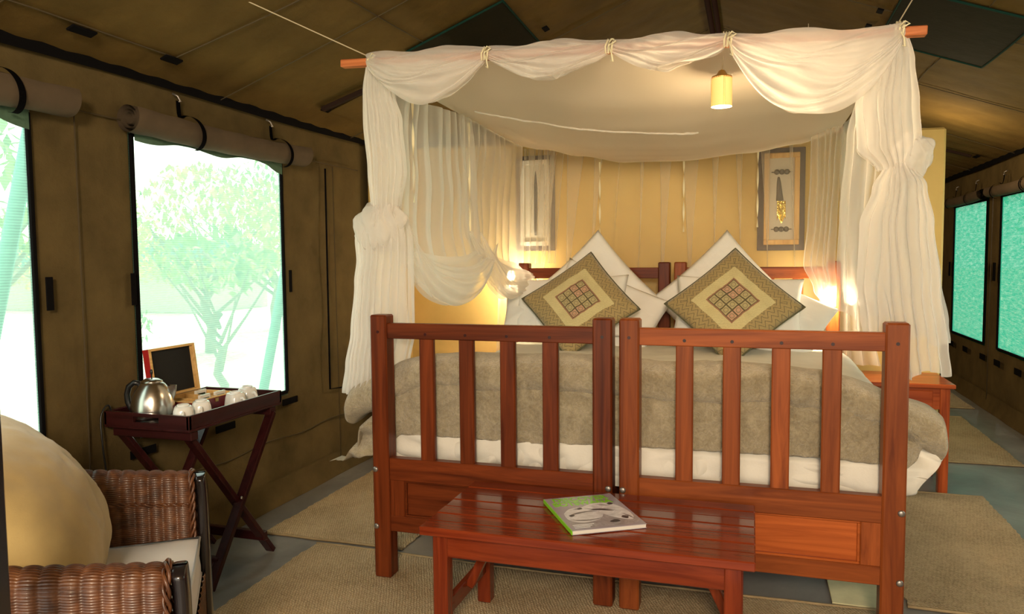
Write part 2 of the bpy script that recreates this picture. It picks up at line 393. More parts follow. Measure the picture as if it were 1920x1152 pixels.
# windows
def window(idx, x, s, w, scr, rolled=True):
    y0, y1, z0, z1 = w
    e = empty('window_%d' % idx, (x, (y0 + y1) / 2, z0), kind='structure')
    bm = bmesh.new()
    def f(u, v):
        y = y0 + (y1 - y0) * u; z = z0 + (z1 - z0) * v
        y = (y0 + y1) / 2 + (y - (y0 + y1) / 2) * 1.025; z = (z0 + z1) / 2 + (z - (z0 + z1) / 2) * 1.03
        return (x - s * .006 + .006 * nz(y * 2, z * 2, idx) * math.sin(pi * u), y, z)
    grid(bm, f, 24, 24); make('screen', bm, scr, e, smooth=True)
    bm = bmesh.new(); r = .010
    for a, b in (((y0, z0), (y0, z1)), ((y0, z1), (y1, z1)), ((y1, z1), (y1, z0)), ((y1, z0), (y0, z0))):
        beam(bm, (x - s * .004, a[0], a[1]), (x - s * .004, b[0], b[1]), .016, .02, (1, 0, 0), .002)
    make('window_binding', bm, BLACK, e)
    if s > 0:
        bm = bmesh.new(); grid(bm, lambda u, v: (x + s * (.016 + .01 * math.sin(u * 17)), y0 + (y1 - y0) * u, z1 + .02 - v * (.030 + .024 * math.sin(u * 7.5 + 1) ** 2 + (.035 * max(0, u - .85) / .15))), 40, 3)
        make('screen_flap', bm, FLAP, e, smooth=True)
    return e
n = 1
for w in WL: window(n, XL, 1, w, SCRL); n += 1
for w in WR: window(n, XR, -1, w, SCRR if w[0] > 5.5 else SCRL); n += 1
def wtab(par, x, y, z, w=.03, h=.11):
    box('velcro_tab', x - .003, x + .003, y - w / 2, y + w / 2, z - h / 2, z + h / 2, BLACK, par, .002)
for y, z, w, h in ((2.06, 1.187, .03, .12), (2.445, 1.187, .028, .13), (3.535, 1.185, .025, .12), (3.50, .535, .14, .035), (2.97, .505, .14, .035), (2.46, .515, .14, .035), (2.0, .5, .14, .035)):
    wtab(wl, XL + .016, y, z, w, h)
for y, z, w, h in ((7.27, 1.15, .07, .15), (7.05, 1.15, .07, .15), (8.5, 1.15, .06, .14), (8.35, .42, .15, .05), (7.85, .42, .15, .05), (7.3, .42, .15, .05), (6.9, .42, .15, .05), (6.4, .42, .15, .05)):
    wtab(wr_, XR - .016, y, z, w, h)
# zipped flap line on the left wall, with seams
seam('zip', [(XL + .018, 3.91, 1.83), (XL + .018, 3.905, .53), (XL + .018, 4.08, .515)], .006, BLACK, wl)
seam('seam', [(XL + .014, y / 10, 1.86) for y in range(20, 44)], .003, SEAMM, wl)
seam('seam', [(XL + .010, y / 10, .345 + .01 * math.sin(y)) for y in range(10, 44)], .003, SEAMM, wl)
seam('seam', [(XL + .012, 2.20, .02), (XL + .012, 2.20, 1.85)], .003, SEAMM, wl)
seam('seam', [(XL + .012, 4.02, .02), (XL + .012, 4.0, 1.85)], .003, SEAMM, wl)
for y in (7.16, 5.6): seam('seam', [(XR - .012, y, .02), (XR - .012, y, 1.85)], .004, SEAMM, wr_)
# outer guy flap edge (teal band) at top of left windows, part of the window
# rolled blinds
def blind(x, s, y0, y1, z, r, label, group, hooks=True):
    e = empty('rolled_blind', (x + s * .05, (y0 + y1) / 2, z), label=label, cat='blind', group=group)
    # spiral cross-section swept along y
    bm = bmesh.new(); turns = 3.2; ns = 64; ny = 26; rr0 = r * .22
    def f(u, v):
        a = u * turns * 2 * pi - .6; rad = rr0 + (r - rr0) * u; y = y0 + (y1 - y0) * v
        k = 1 + .05 * nz(y * 4, a, 2) + (.03 * math.sin(v * 40) if s > 0 else 0)
        return (x + s * (.052 + .01) + s * rad * k * math.cos(a), y + .012 * (1 - 2 * v) * (1 - u), z - .03 * math.sin(pi * v) * .4 + rad * k * math.sin(a))
    grid(bm, f, ns, ny); make('canvas_roll', bm, ROLLC, e, smooth=True)
    for t in (.26, .80):
        y = y0 + (y1 - y0) * t; bm = bmesh.new(); R = r + .008
        pts = [(x + s * .03, y, z + R + .055)] + [(x + s * (.062 + R * math.cos(a)), y + .006 * k, z - .01 + R * math.sin(a)) for k, a in enumerate([pi * .62 - i * pi * 1.25 / 12 for i in range(13)])]
        grid(bm, lambda u, v: Vector(cr(pts, u)) + Vector((0, (v - .5) * .026, 0)), 36, 1)
        r_ = bmesh.ops.solidify(bm, geom=bm.faces[:], thickness=.004)
        sobj = make('strap', bm, BLACK, e)
        bm = bmesh.new(); tube(bm, [(x + s * .012, y - .012, z + R + .085), (x + s * .03, y, z + R + .075), (x + s * .034, y + .012, z + R + .055), (x + s * .02, y + .002, z + R + .05)], .005, 6); make('hook', bm, BOLT, e, smooth=True)
    return e
blind(XL, 1, 2.40, 3.62, 1.865, .062, 'thick tan canvas blind rolled up above the window over the tea tray', None)
blind(XL, 1, .75, 2.135, 1.875, .062, 'rolled canvas blind above the window at the far left edge of the photo', None)
blind(XR, -1, 7.25, 8.5, 1.80, .05, 'rolled canvas blind over the farther teal window right of the yellow wall', None)
blind(XR, -1, 5.8, 7.06, 1.80, .05, 'rolled canvas blind over the teal window at the right edge of the photo', None)

# yellow partition
PY = 4.95
bm = bmesh.new()
def pf(u, v): return (-2.37 + (1.063 + 2.37) * u, PY - .002 * nz(u * 5, v * 5), 2.08 * v - .055 * v * u)
bx(bm, -2.37, 1.063, PY, PY + .14, 0, 2.05, .012)
for v in bm.verts:
    if v.co.z > 1: v.co.z += .04 - .02 * (v.co.x + 2.37)/3.4 * 3.0
o = make('wall_partition', bm, YEL); o['kind'] = 'structure'
box('wall_partition_wing', -2.385, -2.33, 4.42, PY + .05, 0, 2.06, YEL, bev=.01)['kind'] = 'structure'

# ================================================================== RUGS
def rug(x0, x1, y0, y1, m, label, cat='rug', group=None, dz=.0, hemdir='y', rzw=0):
    e = empty('jute_rug', ((x0 + x1) / 2, (y0 + y1) / 2, 0), label=label, cat=cat, group=group)
    bm = bmesh.new(); nx = max(20, int((x1 - x0) / .03)); ny = max(20, int((y1 - y0) / .03))
    def f(u, v, top):
        x = x0 + (x1 - x0) * u; y = y0 + (y1 - y0) * v
        ex = .010 * nz(y * 6, 0, x0) + .004 * math.sin(y * 90); ey = .006 * nz(x * 6, 3, y0)
        x += ex * (2 * u - 1); y += ey * (2 * v - 1) + .012 * math.sin(x * 2.4) * rzw
        h = .011 + dz + .004 * nz(x * 3, y * 3) + .002 * nz(x * 14, y * 14)
        edge = min(u, 1 - u, v, 1 - v)
        if not top: h = dz * .6 + .001
        return (x, y, max(h - (.004 if edge < .001 else 0), .002))
    a = grid(bm, lambda u, v: f(u, v, 1), nx, ny); b = grid(bm, lambda u, v: f(u, v, 0), nx, ny)
    for i in range(nx):
        for (p, q) in ((0, 0), (ny, ny)): bm.faces.new((a[i][p], a[i + 1][p], b[i + 1][p], b[i][p]))
    for j in range(ny):
        for p in (0, nx): bm.faces.new((a[p][j], a[p][j + 1], b[p][j + 1], b[p][j]))
    bmesh.ops.recalc_face_normals(bm, faces=bm.faces)
    make('woven_field', bm, m, e, smooth=False)
    for yy in (y0, y1):
        bm = bmesh.new(); tube(bm, [(x0 + (x1 - x0) * i / 30, yy + .006 * nz((x0 + (x1 - x0) * i / 30) * 6, 3, y0) * (1 if yy == y1 else -1) + .012 * math.sin((x0 + (x1 - x0) * i / 30) * 2.4) * rzw, .007 + dz) for i in range(31)], .006, 6)
        make('hem', bm, HEM, e, smooth=True)
    return e
HEM = cloth('jute_hem', (.33, .24, .13), scale=300, wr=30)
rug(-2.20, -1.47, 2.98, 4.45, JUTE, 'jute rug on the floor beside the left of the bed, near the tray table')
rug(-1.88, .46, 1.30, 2.925, JUTE, 'largest jute rug, under the red wooden bench and the bed feet', rzw=1)
rug(.56, 1.185, 3.0, 4.50, JUTE2, 'jute rug right of the bed, in front of the bedside table')
rug(1.10, 1.60, 5.23, 6.70, JUTE2, 'jute rug behind the bedside table, below the nearer teal window')
rug(1.10, 1.79, 7.10, 8.3, JUTE2, 'farthest jute rug, partly seen past the yellow wall end')
CREAM = cloth('cream_patch', (.72, .66, .40), wr=8)
o = box('floor_mat', .30, .50, 2.96, 3.35, .001, .007, CREAM, bev=.002); centred(o); tag(o, 'small pale cream patch on the floor behind the right front bed post', 'mat')  # thin flat piece in pale cream, lying on the floor

# ================================================================== BEDS
def bed(x0, x1, Wd, panel, label, sgn):
    e = empty('single_bed', ((x0 + x1) / 2, 3.7, 0), label=label, cat='bed')
    yf, yb = 2.668, 4.745; P = .072
    def post(px0, y0, h):
        bm = bmesh.new(); bx(bm, px0, px0 + P, y0, y0 + P, 0.014 if y0 < 3 else 0, h, .006); return make('post', bm, Wd[2], e)
    post(x0, yf, 1.079); post(x1 - P, yf, 1.079); post(x0, yb - P, 1.265); post(x1 - P, yb - P, 1.265)
    a, b = x0 + P - .004, x1 - P + .004
    box('top_rail', a, b, yf + .012, yf + .050, .985, 1.046, Wd[0], e)
    w = b - a
    for i in range(4):
        c = a + w * (i + 1) / 5
        box('slat', c - .030, c + .030, yf + .017, yf + .042, .500, .990, Wd[2], e, .004)
    box('middle_rail', a, b, yf + .010, yf + .052, .415, .505, Wd[0], e)
    box('bottom_rail', a, b, yf + .010, yf + .052, .206, .270, Wd[0], e)
    for s0, s1 in ((a, a + .065), (b - .065, b)): box('stile', s0, s1, yf + .012, yf + .050, .268, .417, Wd[2], e)
    # framed panel: lip, recessed joint, raised field
    box('panel', a + .063, b - .063, yf + .026, yf + .044, .266, .419, panel[0], e, .001)
    bm = bmesh.new()
    for q in (((a + .065), (b - .065), .408, .417), ((a + .065), (b - .065), .268, .277)): bx(bm, q[0], q[1], yf + .015, yf + .03, q[2], q[3], .002)
    for q in ((a + .065, a + .074), (b - .074, b - .065)): bx(bm, q[0], q[1], yf + .015, yf + .03, .277, .408, .002)
    make('panel_moulding', bm, panel[0], e)
    for z in (.458, .225):
        for bxp in (x0 + .014, x1 - .014):
            bm = bmesh.new(); lathe(bm, [(.011, 0), (.0115, .003), (.008, .006), (.003, .007)], 14)
            bmesh.ops.transform(bm, matrix=Matrix.Translation((bxp, yf + .001, z)) @ Matrix.Rotation(pi / 2, 4, 'X'), verts=bm.verts)
            make('bolt', bm, BOLT, e, smooth=True)
    # dowel plugs over the slats and in the posts
    for i in range(4):
        c = a + w * (i + 1) / 5; bm = bmesh.new(); lathe(bm, [(.006, 0), (.006, .0015)], 10)
        bmesh.ops.transform(bm, matrix=Matrix.Translation((c, yf + .0122, 1.005)) @ Matrix.Rotation(pi / 2, 4, 'X'), verts=bm.verts); make('dowel', bm, TRAY[0], e)
    for c in (x0 + P * .5, x1 - P * .5):
        bm = bmesh.new(); lathe(bm, [(.006, 0), (.006, .0015)], 10)
        bmesh.ops.transform(bm, matrix=Matrix.Translation((c, yf + .0002, 1.012)) @ Matrix.Rotation(pi / 2, 4, 'X'), verts=bm.verts); make('dowel', bm, TRAY[0], e)
    # side rails + slat base
    for s0 in (x0 + .012, x1 - .044): box('side_rail', s0, s0 + .032, yf + P - .002, yb - P + .002, .29, .42, Wd[1], e)
    box('bed_base', x0 + .044, x1 - .044, yf + P, yb - P, .38, .415, Wd[1], e)
    # headboard
    box('headboard_rail', a, b, yb - .054, yb - .016, 1.165, 1.232, Wd[0], e)
    box('headboard_rail', a, b, yb - .054, yb - .016, .62, .70, Wd[0], e)
    for i in range(4):
        c = a + w * (i + 1) / 5; box('headboard_slat', c - .030, c + .030, yb - .048, yb - .022, .69, 1.17, Wd[2], e)
    return e
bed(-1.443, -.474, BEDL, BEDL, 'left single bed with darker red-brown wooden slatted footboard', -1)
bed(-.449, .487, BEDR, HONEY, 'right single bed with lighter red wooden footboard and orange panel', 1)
# mattresses
for x0, x1, lb in ((-1.40, -.475, 'white mattress on the left bed, mostly hidden under the duvet'), (-.455, .45, 'white mattress on the right bed, mostly hidden under the duvet')):
    o = box('mattress', x0, x1, 2.80, 4.64, .417, .62, WHITE, bev=.03); centred(o); tag(o, lb, 'mattress')
# duvet
def duvet():
    bm = bmesh.new(); x0, x1, y0, y1, z0, z1 = -1.47, .53, 2.752, 4.66, .44, .775
    cx, cy, cz = (x0 + x1) / 2, (y0 + y1) / 2, (z0 + z1) / 2; hx, hy, hz = (x1 - x0) / 2, (y1 - y0) / 2, (z1 - z0) / 2
    r = bmesh.ops.create_cube(bm, size=2); bmesh.ops.subdivide_edges(bm, edges=bm.edges[:], cuts=63, use_grid_fill=True)
    for v in bm.verts:
        p = v.co; m = (abs(p.x) ** 14 + abs(p.y) ** 26 + abs(p.z) ** 5) ** (1 / 14) if False else 1
        q = Vector((p.x, p.y, p.z)); rx, ry, rz = .20 / hx, .06 / hy, .5
        # rounded box
        def rb(a, r): return a
        X = cx + q.x * hx; Yy = cy + q.y * hy; Z = cz + q.z * hz
        R = .085; ix = max(-(hx - R * 1.6), min(hx - R * 1.6, q.x * hx)); iy = max(-(hy - R), min(hy - R, q.y * hy)); iz = max(-(hz - R), min(hz - R, q.z * hz))
        d = Vector(((q.x * hx - ix) / 1.6, q.y * hy - iy, q.z * hz - iz))
        if d.length > 1e-6:
            d = d.normalized() * R * min(1, max(abs(d.x), abs(d.y), abs(d.z)) / R)
        X = cx + ix + d.x * 1.6; Yy = cy + iy + d.y; Z = cz + iz + d.z
        w = .012 * nz(X * 3, Yy * 3, Z * 3) + .006 * nz(X * 11, Yy * 9, Z * 12)
        side = abs(q.z) < .97
        fr_ = 1 if q.y < -.98 else 0
        fold = .009 * math.sin(X * 30 + 9 * nz(X * 3, Z * 7, 1) + Z * 60 * nz(X * 1.7, 0, 4)) * (1 if Z < .62 else .2)
        if fr_: Yy += .012 + abs(w) * .6 + fold * .8 + (.05 if Z > .62 else .05 * max(0, (Z - .585) / .035) if Z > .585 else 0)
        Z += w * 1.0 + (.012 * nz(X * 9, 2, 5) if Z < .56 else 0)
        if X > .40: X += .03 * math.exp(-((Z - .62) / .09) ** 2) * (1 if Yy < 3.3 else .3); 
        if abs(q.x) > .97: X += fold
        v.co = (X, Yy, Z)
    # corner bulge hanging out past the right footboard post
    for v in bm.verts:
        if v.co.x > .42 and v.co.y < 3.15:
            k = (v.co.x - .42) / .11; t = 1 - max(0, (v.co.y - 2.85)) / .3
            v.co.x += .055 * k * max(0, t) * math.exp(-((v.co.z - .63) / .10) ** 2); v.co.z -= .02 * k * max(0, t)
    return bm
o = make('duvet', duvet(), WHITE, smooth=True); centred(o); tag(o, 'white crumpled duvet spread over both beds under the brown blanket', 'duvet')
bm = bmesh.new(); off = o.location.copy()
def de(u, v):
    x = -1.475 + 2.03 * u; zb_ = .435 + max(0, x - .45) * 1.3; z = zb_ + (.625 - zb_) * v
    a = nz(x * 2.6, z * 6, 1); b = nz(x * 6, z * 12, 7)
    f_ = math.sin(x * 46 + z * 40 * nz(x * 1.5, 0, 4) + 7 * a) * (.5 + nz(x * 3, z, 9)) + .6 * math.sin(z * 95 + x * 14 + 6 * nz(x * 3.3, z * 4, 2)) * max(0, nz(x * 2.1, 4, 4) + .2)
    y = 2.784 - .0150 * f_ - .012 * b - .012 * math.sin(pi * v) + max(0, (x - .44)) * .5 + max(0, -1.42 - x) * .6 + (.022 * min(1, (z - .56) / .03) if z > .56 else 0)
    return (x, y, z + .006 * nz(x * 12, 3, 3) * (1 - v))
grid(bm, de, 420, 44); make('hanging_edge', bm, WHITE, o, smooth=True)
# blanket
e = empty('blanket', (-.45, 2.95, .55), label='thick brown plush blanket folded across the foot of both beds', cat='blanket')
bm = bmesh.new()
path = [(-1.615, .655), (-1.585, .705), (-1.50, .745), (-1.42, .772), (-1.34, .806), (-1.24, .832), (-1.10, .842), (-.8, .840), (-.45, .838), (-.1, .834), (.15, .826), (.30, .806), (.42, .772), (.52, .735), (.60, .695), (.625, .665)]
def up_fold(u, v):
    p = cr([(a, 0, b) for a, b in path], v); t = u * 2 * pi
    ends = min(1, math.sin(pi * v) * 7 + .02) ** .5
    # closed section in y-z: front half round, back thin
    c, s = math.cos(t), math.sin(t)
    hz = .078 * ends; 
    if c < 0: y = 2.83 + .083 * c * (.7 + .3 * ends)
    else: y = 2.83 + .32 * (abs(c) ** .9)
    z = p.z + hz * (1 if s > 0 else -1) * abs(s) ** .8 * (1 if c < 0 else (1 - .55 * c ** 1.2))
    if c > 0: z += .004 * c
    x = p.x; n_ = .010 * nz(x * 5, y * 5, z * 5) + .006 * nz(x * 16, y * 12, z * 14)
    z += .006 * math.sin(x * 9 + 1)
    return (x + n_ * .5, min(y, 3.2) + n_ * (1 if c < 0 else .4), z + n_ * 1.0)
grid(bm, up_fold, 56, 150, closeu=True)
make('upper_fold', bm, FUR, e, smooth=True)
bm = bmesh.new()
bot = [(-1.69, .450), (-1.66, .452), (-1.60, .462), (-1.50, .488), (-1.445, .503), (-1.40, .56), (-1.36, .582), (-1.1, .585), (-.8, .583), (-.45, .596), (0, .600), (.25, .602), (.42, .592), (.47, .575), (.53, .60), (.56, .66)]
def low(u, v, th):
    x0 = -1.695 + 2.255 * u
    zb = interp(bot, x0)[0]; zt = .80 if -1.35 < x0 < .35 else .80 - .75 * max(-1.35 - x0, 0) - 3 * max(-1.61 - x0, 0) - .45 * max(x0 - .35, 0)
    zt = max(zt, zb + .02)
    z = zb + (zt - zb) * v
    out = max(0, -1.44 - x0); x = x0 + (.02 * v if out > 0 else 0) + .06 * v * (1 if x0 < -1.44 else 0) * min(1, out / .2)
    y = 2.764 - .004 * math.sin(v * pi) + .006 * nz(x * 5, z * 5) + .0025 * nz(x * 19, z * 19)
    if x0 < -1.44: y += .06 * out + .035 * math.sin(v * 9 + x0 * 30) * min(1, out * 8)
    if x0 > .44: y += .10 * (x0 - .44) + .02 * math.sin(x0 * 60 + v * 4)
    return (x, y + th, z - .003 * abs(math.sin(x * 60)) * (1 - v))
a = grid(bm, lambda u, v: low(u, v, 0), 200, 22); b = grid(bm, lambda u, v: low(u, v, .020), 200, 22)
for i in range(200):
    for j in (0, 22): bm.faces.new((a[i][j], a[i + 1][j], b[i + 1][j], b[i][j]))
for j in range(22):
    for i in (0, 200): bm.faces.new((a[i][j], a[i][j + 1], b[i][j + 1], b[i][j]))
bmesh.ops.recalc_face_normals(bm, faces=bm.faces)
make('lower_layer', bm, FUR, e, smooth=True)

# pillows
def pillow(name, w, h, t, loc, rot, m, label, cat, group=None, wk=1, pinch=.06, n=28, seed=0, corner=.10, piping=None):
    bm = bmesh.new(); uvl = bm.loops.layers.uv.new('UVMap'); uvs = {}
    def f(u, v, s):
        a, b = 2 * u - 1, 2 * v - 1
        k = (max(0, (1 - a * a)) * max(0, (1 - b * b))) ** .42
        x = a * w / 2 * (1 - pinch * (1 - b * b)); y = b * h / 2 * (1 - pinch * (1 - a * a))
        wr = wk * .006 * nz(a * 3 + seed, b * 3, s) + wk * .003 * nz(a * 9 + seed, b * 9, s)
        z = s * (t / 2 * k + .002) + wr * (k > 0) * (1 + 2 * k)
        return Vector((x, y, z))
    G = []
    for s in (1, -1):
        g = [[None] * (n + 1) for _ in range(n + 1)]
        for i in range(n + 1):
            for j in range(n + 1):
                if s == -1 and (i in (0, n) or j in (0, n)): g[i][j] = G[0][i][j]
                else: g[i][j] = bm.verts.new(f(i / n, j / n, s)); uvs[g[i][j]] = (i / n, j / n)
        G.append(g)
        for i in range(n):
            for j in range(n):
                q = (g[i][j], g[i + 1][j], g[i + 1][j + 1], g[i][j + 1]); bm.faces.new(q if s == 1 else q[::-1])
    for fc in bm.faces:
        for l in fc.loops: l[uvl].uv = uvs[l.vert]
    o = make(name, bm, m, smooth=True); o.location = loc; o.rotation_euler = rot
    if label: tag(o, label, cat, group)
    if piping:
        bm = bmesh.new(); P = [f(u, v, 0) for u, v in [(i / n, 0) for i in range(n)] + [(1, i / n) for i in range(n)] + [(1 - i / n, 1) for i in range(n)] + [(0, 1 - i / n) for i in range(n + 1)]]
        tube(bm, P, .005, 6); make('piping', bm, piping, o, smooth=True, local=True)
    return o
def R(*a): return tuple(math.radians(x) for x in a)
# patterned cushion material in UV space
CUSH = mat('embroidered_olive', (.35, .27, .12), .7, sheen=.3)
m = CUSH; tcn = N(m, 'ShaderNodeTexCoord'); sp = N(m, 'ShaderNodeSeparateXYZ'); L(m, tcn.outputs['UV'], sp.inputs[0])
U = math_(m, 'MULTIPLY_ADD', sp.outputs[0], 2, -1); V_ = math_(m, 'MULTIPLY_ADD', sp.outputs[1], 2, -1)
AU = math_(m, 'ABSOLUTE', U); AV = math_(m, 'ABSOLUTE', V_); MX = math_(m, 'MAXIMUM', AU, AV)
def tri(x, f): return math_(m, 'ABSOLUTE', math_(m, 'SUBTRACT', math_(m, 'FRACT', math_(m, 'MULTIPLY', x, f)), .5))
MN = math_(m, 'MINIMUM', AU, AV)
def mixc(fac, a, b):
    n = N(m, 'ShaderNodeMix'); n.data_type = 'RGBA'; L(m, fac, n.inputs[0]) if not isinstance(fac, float) else None
    for i, c in ((6, a), (7, b)):
        if isinstance(c, tuple): n.inputs[i].default_value = (*c, 1)
        else: L(m, c, n.inputs[i])
    return n.outputs[2]
gv = coords(m, (1, 1, 1), 'UV'); g1 = ntex(m, gv, 60, 3, .7)
zg = math_(m, 'ADD', MX, math_(m, 'MULTIPLY', tri(MN, 6), .22)); line = math_(m, 'LESS_THAN', math_(m, 'FRACT', math_(m, 'MULTIPLY', zg, 9)), .15)
border = mixc(line, (.36, .265, .11), (.11, .085, .04))
bandl = math_(m, 'LESS_THAN', tri(math_(m, 'ADD', U, V_), 22), .13)
band = mixc(bandl, (.62, .54, .28), (.44, .37, .17))
# 4x4 tiles inside |.|<.37
tu = math_(m, 'FRACT', math_(m, 'MULTIPLY_ADD', U, 1 / .185, 2)); tv = math_(m, 'FRACT', math_(m, 'MULTIPLY_ADD', V_, 1 / .185, 2))
cu = math_(m, 'ABSOLUTE', math_(m, 'SUBTRACT', tu, .5)); cv = math_(m, 'ABSOLUTE', math_(m, 'SUBTRACT', tv, .5)); cm = math_(m, 'MAXIMUM', cu, cv)
fu = math_(m, 'FLOOR', math_(m, 'MULTIPLY_ADD', U, 1 / .185, 2)); fv = math_(m, 'FLOOR', math_(m, 'MULTIPLY_ADD', V_, 1 / .185, 2))
wn = N(m, 'ShaderNodeTexWhiteNoise'); wn.noise_dimensions = '2D'; cb = N(m, 'ShaderNodeCombineXYZ'); L(m, fu, cb.inputs[0]); L(m, fv, cb.inputs[1]); L(m, cb.outputs[0], wn.inputs['Vector'])
pink = math_(m, 'GREATER_THAN', wn.outputs['Value'], .68)
tile = mixc(pink, (.42, .35, .17), (.52, .30, .19))
ring = math_(m, 'LESS_THAN', math_(m, 'ABSOLUTE', math_(m, 'SUBTRACT', math_(m, 'SQRT', math_(m, 'ADD', math_(m, 'MULTIPLY', cu, cu), math_(m, 'MULTIPLY', cv, cv))), .26)), .045)
tile = mixc(ring, tile, (.24, .19, .10))
tile = mixc(math_(m, 'GREATER_THAN', cm, .42), tile, (.10, .075, .03))
edgel = math_(m, 'GREATER_THAN', MX, .37); tile = mixc(edgel, tile, (.30, .14, .08))
c1 = mixc(math_(m, 'GREATER_THAN', MX, .40), tile, band); c2 = mixc(math_(m, 'GREATER_THAN', MX, .62), c1, border)
gn = mixc(g1, (0.55, .55, .55), (1.3, 1.3, 1.3)); mu = N(m, 'ShaderNodeMix'); mu.data_type = 'RGBA'; mu.blend_type = 'MULTIPLY'; mu.inputs[0].default_value = .6; L(m, c2, mu.inputs[6]); L(m, gn, mu.inputs[7]); base(m, mu.outputs[2])
bump(m, math_(m, 'ADD', line, g1), .5, .003)
PIPG = mat('olive_piping', (.09, .085, .04), .8)
def lean(tilt, roll): # pillow local z faces -y after tilt; roll turns in its own plane
    return (Matrix.Rotation(math.radians(90 - tilt), 4, 'X') @ Matrix.Rotation(math.radians(roll), 4, 'Z')).to_euler()
# back layer (flat rectangular pillows)
pillow('pillow', .70, .40, .15, (-1.04, 4.42, 1.00), lean(28, 3), PILW, 'rectangular white pillow leaning behind the left patterned cushion', 'pillow', seed=1)
pillow('pillow', .70, .40, .15, (-.075, 4.42, 1.00), lean(28, -2), PILW, 'rectangular white pillow leaning behind the right patterned cushion', 'pillow', seed=2)
pillow('pillow', .70, .42, .14, (-.85, 4.51, .98), lean(18, -24), PILW, 'white pillow slanting down toward the middle of the headboard', 'pillow', seed=3)
pillow('pillow', .70, .42, .14, (.06, 4.51, .97), lean(18, -27), PILW, 'white pillow slanting down toward the right headboard end', 'pillow', seed=4)
pillow('pillow', .60, .60, .13, (-.93, 4.60, 1.05), lean(9, 43), PILW, 'white square pillow standing on its corner behind left patterned cushion', 'pillow', seed=5)
pillow('pillow', .60, .60, .13, (-.155, 4.60, 1.035), lean(9, 43), PILW, 'white square pillow standing on its corner behind right patterned cushion', 'pillow', seed=6)
pillow('pillow', .52, .34, .13, (-1.20, 4.42, .955), lean(35, 3), PILW, 'leftmost white pillow with an upright flap beside the lamp glow', 'pillow', seed=7)
pillow('cushion', .50, .50, .13, (-.948, 4.27, 1.03), lean(32, 40), CUSH, 'olive embroidered cushion standing on its corner on the left bed', 'cushion', seed=8, pinch=.05, piping=PIPG)
pillow('cushion', .52, .52, .13, (-.095, 4.27, 1.03), lean(32, 44), CUSH, 'olive embroidered cushion standing on its corner on the right bed', 'cushion', seed=9, pinch=.05, piping=PIPG)

# ================================================================== BENCH
e = empty('bench', (-.49, 2.40, 0), label='glossy red wooden slatted bench in front of the bed, holding a magazine', cat='bench')
bx0, bx1, by0, by1, bz = -1.0, .02, 2.14, 2.652, .45
npl = 7; pw = (by1 - by0) / npl
for i in range(npl): box('plank', bx0, bx1, by0 + i * pw + .0018, by0 + (i + 1) * pw - .0018, bz - .028, bz - (.0015 * (i % 2)), BEN[0], e, .0035)
box('apron', bx0 + .04, bx1 - .05, by0 + .035, by0 + .058, bz - .105, bz - .028, BEN[0], e)
box('apron', bx0 + .04, bx1 - .05, by1 - .058, by1 - .035, bz - .105, bz - .028, BEN[0], e)
for x in (bx0 + .055, bx1 - .078): box('side_apron', x, x + .022, by0 + .058, by1 - .058, bz - .105, bz - .028, BEN[1], e)
for lx in (bx0 + .035, bx1 - .085):
    for ly in (by0 + .028, by1 - .078): box('leg', lx, lx + .050, ly, ly + .050, .014, bz - .028, BEN[2], e, .004)
    box('side_stretcher', lx + .014, lx + .036, by0 + .075, by1 - .075, .13, .185, BEN[1], e)
for sx0, sx1 in ((bx0 + .085, bx0 + .26), (bx1 - .085, bx1 - .26)):
    bm = bmesh.new(); beam(bm, (sx0 - .01 * (1 if sx0 < -.5 else -1), (by0 + by1) / 2, .16), (sx1 - .06 * (1 if sx0 < -.5 else -1), (by0 + by1) / 2, bz - .03), .03, .035, (0, 1, 0)); make('brace', bm, BEN[2], e)

# magazine
e = empty('magazine', (-.484, 2.40, .45), math.radians(0), label='grey magazine with green title and spine lying on the red bench', cat='magazine')
A = Vector((-.513, 2.200, 0)); B = Vector((-.305, 2.326, 0)); C_ = Vector((-.457, 2.622, 0)); D_ = Vector((-.661, 2.472, 0))
A += Vector((0, 0, 0)); ax = (B - A); ang = math.atan2(ax.y, ax.x); 
wd_ = .245; hg_ = .315
e.location = (A.x, A.y, .451); e.rotation_euler = (0, 0, ang)
ALT = mat('magazine_grey', (.36, .33, .39), .25, coat=.4)
GREEN = mat('lime_green_print', (.22, .62, .02), .3, coat=.3)
def lbox(name, x0, x1, y0, y1, z0, z1, m, par, bev=.0005): 
    bm = bmesh.new(); bx(bm, x0, x1, y0, y1, z0, z1, bev); return make(name, bm, m, par, local=True)
lbox('pages', .002, wd_ - .002, .002, hg_ - .002, .0012, .0125, PAPER, e)
cov = lbox('cover', 0, wd_, 0, hg_, .0125, .0140, ALT, e); lbox('back_cover', 0, wd_, 0, hg_, 0, .0012, ALT, e)
lbox('spine', -.002, .001, 0, hg_, 0, .0140, GREEN, e, .001)
def text(s, size, loc, m, par, bold=.0, sx=1):
    c = bpy.data.curves.new('lettering', 'FONT'); c.body = s; c.size = size; c.extrude = .0002; c.offset = bold; c.resolution_u = 3
    o = bpy.data.objects.new('lettering', c); COL.objects.link(o)
    bpy.context.view_layer.update(); dg = bpy.context.evaluated_depsgraph_get()
    me = bpy.data.meshes.new_from_object(o.evaluated_get(dg)); bpy.data.objects.remove(o)
    me.transform(Matrix.Diagonal((sx, 1, 1, 1))); me.materials.append(m) if not me.materials else None
    o = bpy.data.objects.new('lettering', me); COL.objects.link(o); o.parent = par; o.location = loc; return o
text('DISCOVER', .052, (.022, .268, .0143), GREEN, e, .0020, .80)
text('BOTSWANA', .050, (.012, .226, .0143), GREEN, e, .0020, .735)
